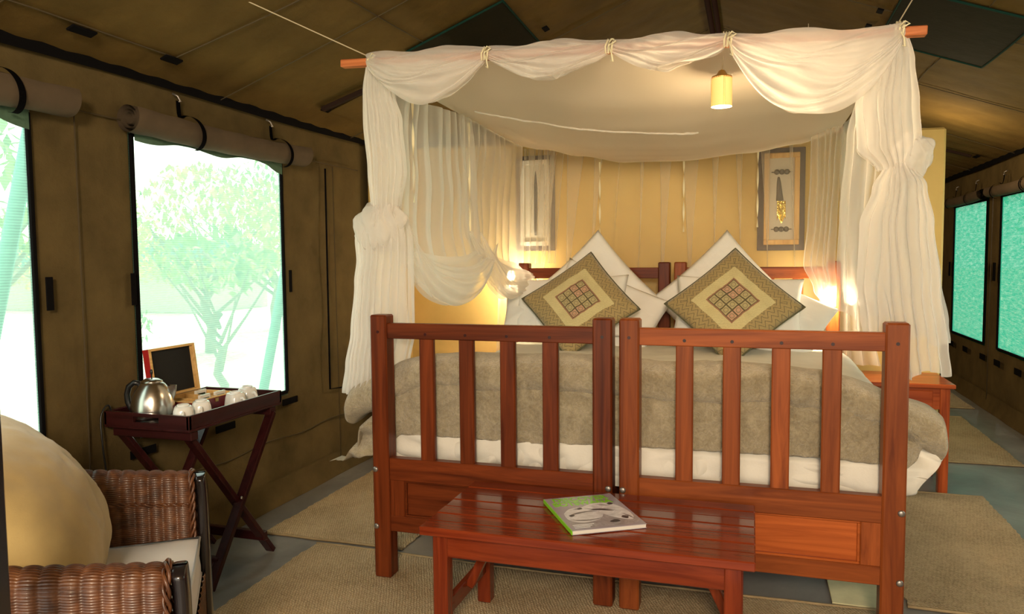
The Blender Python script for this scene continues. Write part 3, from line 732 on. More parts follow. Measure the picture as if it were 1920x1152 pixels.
# printed photograph: two resting lionesses in greys (flat print shapes)
def blob(pts, m, z, par=e, name='print'):
    bm = bmesh.new(); n = 40
    vs = [bm.verts.new((*cr([(p[0], p[1], 0) for p in pts + [pts[0]]], i / n)[:2], z)) for i in range(n)]
    bm.faces.new(vs); r = bmesh.ops.triangulate(bm, faces=bm.faces[:]); bmesh.ops.recalc_face_normals(bm, faces=bm.faces)
    if bm.faces[0].normal.z < 0: bmesh.ops.reverse_faces(bm, faces=bm.faces[:])
    o = make(name, bm, m, par, local=True); return o
def pm(n, a, b, sc=30):
    m = mat(n, a, .25, coat=.4); f = ntex(m, coords(m), sc, 5, .7, 2); base(m, ramp(m, f, [(.35, a), (.65, b)])); return m
LG = pm('print_light_grey', (.80, .79, .84), (.56, .54, .58), 14); MG = pm('print_mid_grey', (.26, .24, .26), (.44, .42, .45), 12); DG = mat('print_dark_grey', (.05, .045, .05), .3)
blob([(.02, .02), (.22, .02), (.235, .12), (.20, .17), (.10, .19), (.03, .15), (.015, .08)], MG, .0144)
blob([(.02, .15), (.05, .19), (.09, .20), (.13, .19), (.15, .14), (.12, .08), (.06, .06), (.02, .09)], LG, .0146)
blob([(.10, .20), (.14, .225), (.185, .225), (.215, .20), (.235, .12), (.22, .05), (.17, .08), (.13, .15)], LG, .0148)
for p in ([(.075, .188), (.092, .197), (.095, .183), (.08, .178)], [(.19, .212), (.205, .222), (.212, .206), (.198, .20)], [(.03, .13), (.045, .136), (.05, .125), (.036, .118)], [(.11, .165), (.15, .17), (.19, .14), (.15, .155)], [(.14, .05), (.165, .062), (.175, .045), (.15, .038)], [(.19, .075), (.205, .06), (.215, .08), (.20, .09)]):
    blob(p, DG, .0150)
text('- travel and wildlife -', .010, (.02, .030, .0151), mat('print_white', (.8, .8, .8), .4), e) if False else None
MD = mat('print_shadow_grey', (.16, .145, .155), .3)
for p in ([(.028, .128), (.06, .150), (.10, .158), (.135, .150), (.10, .150), (.06, .138)], [(.10, .188), (.13, .175), (.17, .168), (.205, .135), (.17, .160), (.13, .168)], [(.022, .095), (.05, .085), (.09, .080), (.13, .088), (.09, .073), (.05, .077)],
          [(.15, .215), (.175, .207), (.198, .193), (.172, .200)], [(.205, .115), (.222, .085), (.226, .055), (.214, .085)], [(.060, .182), (.075, .190), (.088, .180), (.074, .184)]):
    blob(p, MD, .01495)
PW = mat('print_white', (.8, .8, .82), .4)
for i in range(3): lbox('print', .015, .085 - .01 * i, .040 - .012 * i, .044 - .012 * i, .0148, .0152, PW, e, 0)

# ================================================================== NIGHTSTAND (right)
e = empty('bedside_table', (.80, 4.72, 0), label='reddish wooden bedside table right of the bed by the yellow wall', cat='table')
box('tabletop', .50, 1.045, 4.50, 4.935, .578, .602, NSW[0], e, .004)
for lx in (.52, .975):
    for ly in (4.52, 4.87): box('leg', lx, lx + .048, ly, ly + .048, 0, .578, NSW[2], e)
box('apron', .565, .98, 4.528, 4.548, .46, .578, NSW[0], e); box('apron', .565, .98, 4.89, 4.91, .46, .578, NSW[0], e)
for x in (.53, .99): box('side_apron', x, x + .02, 4.566, 4.872, .46, .578, NSW[1], e)
df = box('drawer_front', .60, .94, 4.518, 4.530, .475, .563, NSW[0], e, .004)
bm = bmesh.new(); lathe(bm, [(.006, 0), (.006, .01), (.014, .018), (.013, .024), (.004, .027)], 14); bmesh.ops.transform(bm, matrix=Matrix.Translation((.77, 4.519, .52)) @ Matrix.Rotation(pi / 2, 4, 'X'), verts=bm.verts); make('knob', bm, BOLT, df, smooth=True)
e = empty('bedside_table', (-1.80, 4.72, 0), label='wooden bedside table left of the bed, hidden behind the net and blanket', cat='table')
box('tabletop', -2.08, -1.53, 4.50, 4.935, .578, .602, NSW[0], e, .004)
for lx in (-2.06, -1.60):
    for ly in (4.52, 4.87): box('leg', lx, lx + .048, ly, ly + .048, 0, .578, NSW[2], e)
box('apron', -2.02, -1.6, 4.528, 4.548, .46, .578, NSW[0], e)

# bedside lamps: small reading lamps on brackets fixed to the wall
SHADE = mat('lit_glass', (1, .9, .7), .4, emit=(1, .80, .45), es=40)
def wlamp(x, z, label, ly=4.72):
    e = empty('reading_lamp', (x, PY - .01, z), label=label, cat='lamp')
    bm = bmesh.new(); lathe(bm, [(.03, 0), (.03, .012), (.012, .02)], 16); bmesh.ops.transform(bm, matrix=Matrix.Translation((x, PY - .001, z + .06)) @ Matrix.Rotation(pi / 2, 4, 'X'), verts=bm.verts); make('wall_plate', bm, STEEL, e, smooth=True)
    bm = bmesh.new(); tube(bm, [(x, PY - .01, z + .06), (x, (PY + ly) / 2, z + .085), (x, ly + .03, z + .085), (x, ly, z + .05)], .006, 8); make('arm', bm, STEEL, e, smooth=True)
    bm = bmesh.new(); lathe(bm, [(.012, .055), (.018, .05), (.020, .042)], 16, (x, ly, z)); make('socket', bm, STEEL, e, smooth=True)
    bm = bmesh.new(); lathe(bm, [(.010, .045), (.018, .035), (.026, .015), (.027, 0), (.020, -.016), (.006, -.024)], 18, (x, ly, z)); 
    b = make('bulb', bm, SHADE, e, smooth=True); return e
wlamp(-1.505, 1.175, 'glowing bedside lamp behind the net left of the bed')
wlamp(.425, 1.075, 'glowing bedside lamp behind the net right of the bed', 4.585)
# move the light sources beside the bulbs they stand for
bpy.data.objects['bedside_light_left'].location = (-1.505, 4.72, 1.135)
bpy.data.objects['bedside_light_right'].location = (.425, 4.585, 1.035)

# ================================================================== PICTURES
BACKB = cloth('slate_board', (.13, .115, .115), wr=20)
MATB = mat('picture_mat', (.62, .57, .46), .8); WHF = mat('white_frame', (.72, .68, .58), .5)
BEAD = mat('dark_beads', (.10, .09, .075), .5); GOLD = mat('gold_foil', (.85, .62, .15), .25, metal=1)
def picture(x0, x1, z0, z1, fm, label, kind):
    e = empty('picture', ((x0 + x1) / 2, PY - .02, z0), label=label, cat='picture')
    box('backing_board', x0, x1, PY - .016, PY - .003, z0, z1, BACKB, e)
    a, b, c, d = x0 + .038, x1 - .032, z0 + .035, z1 - .032; t = .030
    bm = bmesh.new()
    bx(bm, a, b, PY - .042, PY - .016, d - t, d, .003); bx(bm, a, b, PY - .042, PY - .016, c, c + t, .003)
    bx(bm, a, a + t, PY - .042, PY - .016, c + t, d - t, .003); bx(bm, b - t, b, PY - .042, PY - .016, c + t, d - t, .003)
    make('frame', bm, fm, e)
    box('mount', a + t - .002, b - t + .002, PY - .022, PY - .016, c + t - .002, d - t + .002, MATB, e, 0)
    cx = (a + b) / 2
    if kind:
        for zz in (d - .115, c + .095):
            for i in range(3):
                bm = bmesh.new(); bmesh.ops.create_uvsphere(bm, u_segments=12, v_segments=8, radius=.0165); 
                for v in bm.verts: v.co.y *= .5
                bmesh.ops.translate(bm, verts=bm.verts, vec=(cx + (i - 1) * .029, PY - .027, zz)); make('bead', bm, BEAD, e, smooth=True)
            bm = bmesh.new(); tube(bm, [(cx - .06, PY - .024, zz), (cx + .06, PY - .024, zz)], .003, 6); make('wire', bm, BEAD, e)
        bm = bmesh.new()
        lathe(bm, [(.022, 0), (.020, .02), (.012, .11), (.007, .14), (.003, .145)], 14, (0, 0, 0))
        for v in bm.verts: v.co = Vector((v.co.x + cx - .01 - v.co.z * .06, v.co.y * .3 - .024 + PY, v.co.z + (c + d) / 2 - .01))
        make('carved_horn', bm, BEAD, e, smooth=True)
        bm = bmesh.new()
        grid(bm, lambda u, v: (cx - .026 + .050 * u, PY - .028 + .005 * nz(u * 6, v * 9, 2), (c + d) / 2 - .012 - .12 * v * (1 - .15 * math.sin(u * 9))), 10, 18); make('gold_leaf', bm, GOLD, e)
    else:
        bm = bmesh.new(); lathe(bm, [(.008, 0), (.012, .05), (.011, .33), (.006, .40), (.002, .43)], 12)
        for v in bm.verts: v.co = Vector((v.co.x + cx + .004, v.co.y * .35 + PY - .026, v.co.z + c + .07))
        make('carved_stick', bm, BEAD, e, smooth=True)
    return e
picture(-1.535, -1.262, 1.345, 1.985, WHF, 'tall picture in a white frame on the yellow wall, behind the left net', 0)
picture(.030, .305, 1.330, 1.955, PINE[2], 'tall picture in a light wood frame with gold leaf, behind the net', 1)

# ================================================================== CANOPY
bm = bmesh.new(); beam(bm, (-1.598, 2.775, 2.094), (.530, 2.775, 2.018), .036, .030); 
bar = make('canopy_bar', bm, PINE[0]); centred(bar); bar.data.materials[0] = wood('red_bar_wood', (.30, .07, .02), (.62, .22, .08), 0, .5, 0)
tag(bar, 'reddish wooden bar hanging level above the footboards, carrying the net', 'bar')
bm = bmesh.new(); beam(bm, (-1.50, 4.84, 2.06), (.50, 4.84, 2.03), .03, .03); b2 = make('canopy_bar', bm, bar.data.materials[0]); centred(b2); tag(b2, 'wooden bar along the yellow wall carrying the back of the net', 'bar')
for pts, lb in (([rp(-1.80, 2.45, .0), (-1.47, 2.775, 2.11)], 'thin cord from the roof to the left end of the canopy bar'), ([rp(.70, 3.2, 0), (.44, 2.775, 2.04)], 'thin cord from the roof to the right end of the canopy bar'),
               ([rp(-1.3, 4.8, 0), (-1.3, 4.84, 2.06)], 'cord holding the left end of the rear canopy bar'), ([rp(.3, 4.8, 0), (.3, 4.84, 2.03)], 'cord holding the right end of the rear canopy bar')):
    bm = bmesh.new(); tube(bm, pts, .0022, 6); o = make('hanging_cord', bm, ROPE); centred(o); tag(o, lb, 'cord')

net = empty('mosquito_net', (-.5, 3.7, 2.05), label='white gathered mosquito net draped over the bed frame and tied at corners', cat='net')
def barz(x): return 2.094 + (x + 1.598) * (2.018 - 2.094) / 2.128
# top cloth
bm = bmesh.new()
hem = [(-1.47, 2.03), (-1.30, 2.00), (-1.05, 1.945), (-.75, 1.893), (-.4, 1.885), (-.03, 1.912), (.25, 1.955), (.47, 2.012)]
def top(u, v):
    x = -1.47 + 1.94 * u; y = 2.80 + (4.78 - 2.80) * v
    zb = interp(hem, x)[0]; zf = barz(x) - .01
    z = zf + (zb - zf) * v - .16 * math.sin(pi * v) * (math.sin(pi * u) ** .7) * (.45) 
    z += .007 * nz(x * 2, y * 5, 1) * math.sin(pi * u) + .006 * math.sin(v * 60 + 3 * nz(x * 2, y)) * max(0, v - .8)
    if v > .93: z += 0
    return (x, y, z)
grid(bm, top, 70, 60); make('canopy_cloth', bm, TOPC, net, smooth=True)
# crumpled seam across the cloth
def on_top(x, v, d): u = (x + 1.47) / 1.94; p = Vector(top(u, v)); p.z -= d; return p
pts = []
for i in range(60):
    t = i / 59; x = -1.30 + 1.05 * t; v = .36 + .13 * t; p = on_top(x, v + .012 * nz(t * 9, 0), .004 + .006 * abs(nz(t * 20, 1))); pts.append(p)
bm = bmesh.new(); tube(bm, pts, [.004 + .006 * abs(nz(i * .4, 3)) * (i / 59 + .3) for i in range(60)], 7); make('seam_fold', bm, NETD, net, smooth=True)
# hem tape along the back edge
bm = bmesh.new(); tube(bm, [on_top(-1.46 + 1.92 * i / 50, 1, -.002) for i in range(51)], .004, 6); make('hem_tape', bm, RIB, net, smooth=True)

def swag(x0, x1, dip, bulge=.09, top_drop=.0, nf=7, m=NET, tail=None, seed=0, dens=1):
    """festoon between two ties on the bar"""
    bm = bmesh.new()
    def f(u, v):
        x = x0 + (x1 - x0) * u; s = math.sin(pi * u) ** .75; g = .022
        zt = barz(x) + .028 - top_drop * s
        zb = barz(x) + .012 - g - dip * s
        z = zt + (zb - zt) * v
        y = 2.752 - bulge * s * math.sin(pi * (v * .8 + .1)) + .011 * s * math.sin(v * nf * 2 * pi + 5 * nz(u * 2, v * 2, seed)) * (.3 + .7 * v) + .012 * nz(u * 7, v * 7, seed)
        z += .010 * math.sin(u * 9 + v * 12 + seed) * s
        return (x + .012 * nz(v * 8, u * 3, seed) * s, y, z)
    grid(bm, f, 40, 56)
    # return layer behind
    grid(bm, lambda u, v: Vector(f(u, v * .92)) * 1 + Vector((0, .055 * math.sin(pi * u) ** .5 + .02, .01 * nz(u * 9, v * 4, 2 + seed))), 30, 30)
    return make('swag', bm, m, net, smooth=True)
swag(-1.478, -.97, .165, .10, seed=1, m=NETD); swag(-.97, -.497, .085, .06, seed=2, m=NETD); swag(-.497, -.086, .075, .06, seed=3, m=NETD)
swag(-.086, .465, .265, .12, .02, 9, seed=4, m=NETD)
# loose points of net under the second swag
for pts in ([(-.93, 2.765, 2.05), (-.72, 2.77, 2.045), (-.83, 2.775, 1.985)], [(-.80, 2.755, 2.045), (-.52, 2.765, 2.04), (-.70, 2.77, 1.962)], [(.08, 2.76, 2.02), (.40, 2.76, 2.0), (.24, 2.77, 1.86)]):
    bm = bmesh.new(); a, b, c = map(Vector, pts)
    grid(bm, lambda u, v: (a.lerp(b, u)).lerp(c, v) + Vector((0, .01 * math.sin(u * 14) * (1 - v), 0)), 12, 12); make('net_point', bm, NET, net, smooth=True)
# ties
def bow(x, y, z, s=1):
    bm = bmesh.new()
    for k in range(3): tube(bm, [(x + .010 * k - .012, y - .030, z - .025), (x + .012 * k - .012, y - .036, z), (x + .010 * k - .006, y - .018, z + .028), (x + .006 * k, y + .018, z + .020)], .0035, 6)
    tube(bm, [(x, y - .035, z + .01), (x + .014, y - .045, z + .022), (x + .028, y - .042, z + .014), (x + .006, y - .038, z + .004)], .003, 6)
    tube(bm, [(x, y - .035, z), (x + .012, y - .045, z - .03), (x + .016, y - .042, z - .058), (x + .008, y - .042, z - .052)], .003, 6)
    make('tie', bm, RIB, net, smooth=True)
for x in (-1.45, -.97, -.497, -.086, .445): bow(x, 2.77, barz(x))

def drape(rows, y, npl, amp, m, layers=2, ov=.0, hemf=None, nu=110, nv=60, seed=0, name='drape', dy=.05):
    """rows: (z, x0, x1, y offset); pleated vertical cloth, z falling with v"""
    bm = bmesh.new(); zt, zb = rows[0][0], rows[-1][0]; tab = [(-(r[0]), *r[1:]) for r in rows]
    for k in range(layers):
        def f(u, v):
            z = zt + (zb - zt) * v
            x0, x1, yo = interp(tab, -z); w = x1 - x0
            ph = seed + k * 2.1 + 5.0 * nz(u * 3.1, v * .9, seed + k) + .5 * v
            uu = u + ov * math.sin(2 * pi * npl * u + ph) / npl + .03 * nz(u * 3, v * 3, seed + k) * math.sin(pi * u)
            x = x0 + w * uu
            yy = y + yo + k * dy * min(1, w / .2) - (math.sin(pi * u) ** .6) * .06 * (1 - 2 * k) * min(1, w / .15) + amp * (.45 + .9 * abs(nz(u * 6, v * 1.5, seed + 9))) * min(1, w / .15 + .2) * math.sin(2 * pi * npl * u + ph + 1.2)
            if hemf and v > .5: z += hemf(u, k) * (v - .5) * 2
            return (x, yy, z)
        grid(bm, f, nu, nv)
    return make(name, bm, m, net, smooth=True)
# left front leg
drape([(2.10, -1.50, -1.435, 0), (1.98, -1.515, -1.40, 0), (1.86, -1.515, -1.37, 0), (1.66, -1.50, -1.355, 0), (1.52, -1.49, -1.375, 0), (1.47, -1.485, -1.385, 0)], 2.80, 7, .010, NETD, 2, .24, seed=1, name='corner_drape')
drape([(1.52, -1.485, -1.39, 0), (1.46, -1.535, -1.36, 0), (1.38, -1.575, -1.345, 0), (1.30, -1.570, -1.345, 0), (1.20, -1.585, -1.345, 0), (1.0, -1.615, -1.35, .01), (.86, -1.64, -1.375, .01), (.745, -1.655, -1.39, .01)], 2.815, 9, .013, NETD, 2, .26, hemf=lambda u, k: .035 * nz(u * 4, k * 3, 7) - (.05 * u * (1 - u) * 4 if k else 0), seed=2, name='corner_drape')
# knotted puff
def puff(c, r, sc, m, seed):
    bm = bmesh.new(); bmesh.ops.create_icosphere(bm, subdivisions=4, radius=1)
    for v in bm.verts:
        n_ = v.co.normalized(); d = 1 + .30 * nz(n_.x * 1.8, n_.y * 1.8 + seed, n_.z * 1.8) + .10 * math.sin(9 * math.atan2(n_.y, n_.x) + 3 * n_.z)
        v.co = Vector(c) + Vector((n_.x * sc[0], n_.y * sc[1], n_.z * sc[2])) * r * d
    make('knot_puff', bm, m, net, smooth=True)
puff((-1.455, 2.80, 1.43), .10, (1.0, .6, 1.05), NETD, 1); 
# right front leg
drape([(2.05, .40, .475, 0), (1.93, .36, .50, 0), (1.80, .33, .515, 0), (1.66, .34, .525, 0), (1.58, .40, .50, 0)], 2.80, 7, .011, NETD, 2, .24, seed=3, name='corner_drape')
drape([(1.60, .42, .50, 0), (1.52, .385, .545, -.01), (1.40, .35, .575, 0), (1.2, .345, .60, 0), (1.0, .36, .625, 0), (.91, .37, .635, 0)], 2.79, 8, .014, NETD, 2, .24, hemf=lambda u, k: (.12 * (1 - u) if u < .3 else .0) * (1 - k) + .05 * nz(u * 5, k * 4, 9) + (.16 * k if u < .6 else .09 * k), seed=4, name='corner_drape')
puff((.505, 2.80, 1.62), .065, (.9, .6, 1.1), NETD, 4)
drape([(1.92, .36, .50, .06), (1.7, .315, .50, .06), (1.45, .300, .50, .07), (1.25, .295, .49, .08), (1.08, .300, .47, .08)], 2.83, 6, .010, NET, 1, .24, hemf=lambda u, k: .02 - .07 * math.sin(u * pi) + .05 * nz(u * 3, 1), seed=5, name='corner_drape')
# side net panels
def side(x, tops, bots, npl, amp, m, seed, ov=.34, nu=120, nv=56, gather=.0, layers=1):
    bm = bmesh.new()
    for k in range(layers):
        def f(u, v):
            ph = seed + 2.4 * k + 11.0 * nz(u * 2.7, v * .4, seed + k); am = .35 + 1.1 * abs(nz(u * 7, v * .8, seed + 5))
            uu = u + ov * am * math.sin(2 * pi * npl * u + ph) / npl * (1 - .35 * v)
            a = cr([(0, p[0], p[1]) for p in tops], min(max(uu, 0), 1)); b = cr([(0, p[0], p[1]) for p in bots], min(max(uu, 0), 1))
            vv = v ** .92; p = a.lerp(b, vv)
            bulge = .10 * math.sin(pi * min(1, v)) * 0 + (.09 * (v ** 5)) * math.sin(pi * u)
            xx = x + amp * am * math.sin(2 * pi * npl * u + ph + 1.2) * (1 - .5 * v ** 4) + bulge + .03 * k + .015 * nz(u * 4, v * 4, seed)
            return (xx, p.y, p.z)
        grid(bm, f, nu, nv)
        # gathered swag: folds follow the curve of the lower edge
        for q in range(2):
            def sw(u, v):
                p = cr([(0, w_[0], w_[1]) for w_ in bots], u); h_ = (.17 + .05 * q) * math.sin(pi * u) ** .8 + .012
                vv = v + .02 * math.sin(6 * v + 5 * u); 
                return (x + .10 - .06 * q + .05 * math.sin(pi * v) * math.sin(pi * u) + .010 * math.sin(v * 26 + 5 * nz(u * 2, v, seed + q)) * math.sin(pi * u), p.y + .05 * v * (u - .35), p.z + h_ * vv + .008 * nz(u * 5, v * 3, seed))
            grid(bm, sw, 60, 30)
    make('side_net', bm, m, net, smooth=True)
side(-1.45, [(2.93, 2.02), (3.25, 2.02), (3.60, 2.04), (3.85, 2.05)], [(2.89, 1.40), (2.95, 1.27), (3.06, 1.16), (3.22, 1.095), (3.40, 1.07), (3.60, 1.095), (3.75, 1.16), (3.87, 1.25), (3.98, 1.37)], 9, .016, NET, 1)
side(-1.45, [(3.70, 2.05), (4.1, 2.05), (4.45, 2.05), (4.80, 2.05)], [(3.72, 1.42), (3.85, 1.25), (4.0, 1.12), (4.2, 1.06), (4.40, 1.065), (4.60, 1.10), (4.80, 1.14)], 9, .016, NET, 2)
if False: side(-1.43, [(2.84, 2.00), (2.95, 2.00), (3.02, 2.0)], [(2.84, 1.30), (2.90, 1.25), (2.93, 1.22)], 3, .015, NETTHIN, 3)
# right side: gathers toward the lamp
side(.49, [(3.3, 2.03), (3.9, 2.03), (4.4, 2.03), (4.80, 2.03)], [(4.1, 1.15), (4.35, 1.05), (4.55, 1.02), (4.78, 1.02)], 9, .020, NET, 4)
# back net
def back(xt0, xt1, xb0, xb1, zt, zb, npl, m, ov, seed, y=4.86, amp=.012):
    bm = bmesh.new()
    def f(u, v):
        o_ = ov * (1 - .55 * v) * math.sin(2 * pi * npl * u + seed) / npl * (1 + 1.3 * nz(u * 5, seed))
        uu = u + o_; xt = xt0 + (xt1 - xt0) * uu; xb = xb0 + (xb1 - xb0) * (u + .4 * o_ + .02 * nz(u * 14, seed, 3))
        return (xt + (xb - xt) * v, y + amp * math.sin(2 * pi * npl * u + seed + 1.4), zt(xt) + (zb - zt(xt)) * v if callable(zt) else zt + (zb - zt) * v)
    grid(bm, f, 260, 8); make('back_net', bm, m, net, smooth=True)
back(-1.30, .46, -1.42, .55, lambda x: interp(hem, x)[0] + .01, .66, 12, NETTHIN, .36, 1.0)
back(-1.44, -1.20, -1.46, -1.24, lambda x: 2.02, 1.26, 5, NETTHIN, .5, 2.2, 4.84, .015)
drape([(2.02, .30, .47, 0), (1.75, .30, .46, 0), (1.5, .29, .45, 0), (1.25, .27, .44, -.01), (1.10, .33, .45, -.02), (1.01, .39, .45, -.02)], 4.60, 5, .012, NET, 1, .3, seed=8, name='side_net', hemf=lambda u, k: 0)
back(-1.56, -1.36, -1.60, -1.30, lambda x: 1.12, .62, 4, NET, .5, 3.9, 4.70, .02)
back(.40, .62, .30, .72, lambda x: 1.10, .66, 5, NET, .5, 4.4, 4.74, .02)
# hanging ribbons
for x, y, z0, z1 in ((-.93, 4.80, 1.905, 1.45), (-.405, 4.80, 1.885, 1.45), (.03, 4.80, 1.925, 1.47), (-1.44, 3.10, 2.02, 1.55), (-1.44, 3.80, 2.02, 1.30)):
    bm = bmesh.new(); grid(bm, lambda u, v: (x + (u - .5) * .012 * math.cos(v * 9), y + (u - .5) * .012 * math.sin(v * 9), z0 + (z1 - z0) * v), 2, 30); make('ribbon', bm, RIB, net, smooth=True)

# pendant lamp
e = empty('pendant_lamp', (-.112, 2.93, 1.86), label='small glowing cylinder lamp hanging under the front of the net', cat='lamp')
LAMP = mat('lit_lampshade', (.9, .6, .3), .6, emit=(1, .34, .05), es=.8)
BULB = mat('lamp_light', (1, .8, .5), .5, emit=(1, .70, .32), es=18)
px, py, pz = -.112, 2.93, 1.90
bm = bmesh.new(); grid(bm, lambda u, v: (px + .037 * math.cos(2 * pi * u), py + .037 * math.sin(2 * pi * u), pz - .05 + .105 * v), 32, 6, closeu=True); make('lamp_shade', bm, LAMP, e, smooth=True)
bm = bmesh.new(); lathe(bm, [(.004, .085), (.012, .08), (.020, .066), (.036, .060), (.0375, .052), (.034, .050)], 24, (px, py, pz)); make('cap', bm, BRASS, e, smooth=True)
bm = bmesh.new(); lathe(bm, [(.010, .04), (.022, .02), (.028, -.01), (.024, -.032), (.008, -.044)], 18, (px, py, pz)); make('bulb', bm, BULB, e, smooth=True)
bm = bmesh.new(); tube(bm, [(px, py, pz + .08), (px + .006, 2.87, 2.02), (px + .01, 2.80, 2.085)], .0025, 6); make('cord', bm, ROPE, e, smooth=True)
bm = bmesh.new()
for k in range(3): 
    a = 2 * pi * k / 3 + .8; beam(bm, (px + .0385 * math.cos(a), py + .0385 * math.sin(a), pz - .05), (px + .0385 * math.cos(a), py + .0385 * math.sin(a), pz + .055), .004, .003)
make('shade_rib', bm, BRASS, e)
bpy.data.objects['pendant_light'].location = (px, py, pz - .065)

# ================================================================== TRAY TABLE
e = empty('tray_table', (-2.19, 2.56, 0), label='dark wooden butler tray table on crossed legs under the left window', cat='table')
tx0, tx1, ty0, ty1, tz0, tz1 = -2.385, -1.985, 2.27, 2.85, .658, .722
box('tray_base', tx0, tx1, ty0, ty1, tz0, tz0 + .012, TRAY[1], e)
box('tray_side', tx1 - .014, tx1, ty0, ty1, tz0 + .010, tz1, TRAY[1], e); box('tray_side', tx0, tx0 + .014, ty0, ty1, tz0 + .010, tz1, TRAY[1], e)
for y in (ty0, ty1 - .014):
    bm = bmesh.new(); cx = (tx0 + tx1) / 2   # end with a hand hole
    for q in ((tx0, cx - .06, tz0 + .01, tz1), (cx + .06, tx1, tz0 + .01, tz1), (cx - .06, cx + .06, tz0 + .01, tz1 - .035), (cx - .06, cx + .06, tz1 - .014, tz1)): bx(bm, q[0], q[1], y, y + .014, q[2], q[3], .001)
    make('tray_end', bm, TRAY[0], e)
for lx in (tx0 + .03, tx1 - .055):
    o_ = .0 if lx < -2.2 else .023
    bm = bmesh.new(); beam(bm, (lx + .012, 2.31, tz0 - .022), (lx + .012, 2.80, 0.012), .022, .042, (1, 0, 0)); make('leg', bm, TRAY[2], e)
    bm = bmesh.new(); beam(bm, (lx + .035, 2.80, tz0 - .022), (lx + .035, 2.37, 0.012), .022, .042, (1, 0, 0)); make('leg', bm, TRAY[2], e)
    bm = bmesh.new(); lathe(bm, [(.008, 0), (.007, .004), (.003, .006)], 12); bmesh.ops.transform(bm, matrix=Matrix.Translation((lx + .047, 2.565, .322)) @ Matrix.Rotation(pi / 2, 4, 'Y'), verts=bm.verts); make('pivot_bolt', bm, STEEL, e, smooth=True)
for y, z in ((2.31, tz0 - .022), (2.80, tz0 - .022)): box('cross_rail', tx0 + .02, tx1 - .01, y - .02, y + .02, tz0 - .035, tz0 - .001, TRAY[0], e)
for y, z in ((2.735, .10), (2.435, .10)): box('cross_rail', tx0 + .03, tx1 - .02, y - .014, y + .014, z - .02, z + .02, TRAY[0], e)
TZ = tz0 + .012
# kettle
kx, ky = -2.235, 2.362
e = empty('kettle', (kx, ky, TZ), label='domed stainless steel kettle with black handle on the dark tray', cat='kettle')
bm = bmesh.new(); lathe(bm, [(.070, .012), (.079, .02), (.081, .035), (.080, .06), (.074, .09), (.063, .115), (.048, .135), (.036, .146)], 40, (kx, ky, TZ)); make('body', bm, STEEL, e, smooth=True)
bm = bmesh.new(); lathe(bm, [(.060, 0), (.072, .002), (.072, .012), (.05, .013)], 32, (kx, ky, TZ)); make('base', bm, PLB, e, smooth=True)
bm = bmesh.new(); lathe(bm, [(.040, .143), (.039, .147), (.025, .155), (.008, .159)], 32, (kx, ky, TZ)); make('lid', bm, STEEL, e, smooth=True)
bm = bmesh.new(); lathe(bm, [(.003, .158), (.003, .168), (.006, .176), (.005, .186), (.002, .188)], 12, (kx, ky, TZ)); make('lid_knob', bm, PLB, e, smooth=True)
bm = bmesh.new(); d = Vector((.83, .56, 0)).normalized(); sd = Vector((-d.y, d.x, 0)); c = Vector((kx, ky, TZ))
grid(bm, lambda u, v: c + d * (.052 + .050 * (1 - v) - .012 * (1 - v) ** 2 - .030 * abs(2 * u - 1) ** 1.6 * (1 - v) + .022 * v) + sd * (.024 * (2 * u - 1) * (1 - v * .85)) + Vector((0, 0, .128 - .062 * v)), 14, 8)
make('spout', bm, STEEL, e, smooth=True)
bm = bmesh.new(); hd = -Vector((.93, .36, 0)).normalized(); tube(bm, [c + hd * a + Vector((0, 0, b)) for a, b in ((.045, .138), (.068, .142), (.088, .128), (.097, .100), (.094, .072), (.084, .050), (.074, .040))], [.009, .010, .011, .011, .011, .010, .008], 10); make('handle', bm, PLB, e, smooth=True); e.scale = (1, 1, 1.1)
bm = bmesh.new(); tube(bm, [cr([(-2.29, 2.33, .68), (-2.365, 2.31, .672), (-2.375, 2.285, .735), (-2.378, 2.25, .70), (-2.365, 2.24, .6), (-2.362, 2.25, .45), (-2.36, 2.22, .32), (-2.35, 2.15, .02)], i / 50) for i in range(51)], .0035, 6); make('power_cord', bm, PLB, e, smooth=True)
# cups
def cup(x, y, rz, label):
    e = empty('cup', (x, y, TZ + .001), rz, label=label, cat='cup', group='white cups upside down on the tray'); e.scale = (1.15, 1.15, 1.22)
    bm = bmesh.new(); lathe(bm, [(.030, .001), (.0345, 0), (.0355, .003), (.0345, .02), (.031, .045), (.0275, .056), (.024, .060), (.020, .0602)], 32, sq=3.2); make('body', bm, CER, e, smooth=True, local=True)
    bm = bmesh.new(); lathe(bm, [(.0185, .058), (.0195, .064), (.0175, .0655), (.0165, .0615), (.004, .061)], 24); make('foot_ring', bm, CER, e, smooth=True, local=True)
    bm = bmesh.new(); tube(bm, [cr([(.032, 0, .012), (.045, 0, .010), (.054, 0, .020), (.054, 0, .034), (.044, 0, .043), (.029, 0, .042)], i / 16) for i in range(17)], .0052, 10); make('handle', bm, CER, e, smooth=True, local=True)
cup(-2.075, 2.345, math.radians(-50), 'upside-down white cup nearest the steel kettle')
cup(-2.075, 2.445, math.radians(-50), 'upside-down white cup second from the kettle, beside the open tea box')
cup(-2.065, 2.640, math.radians(-15), 'upside-down white cup at the front rim, left one of the far pair')
cup(-2.100, 2.765, math.radians(-15), 'upside-down white cup farthest from the kettle, at the tray corner')
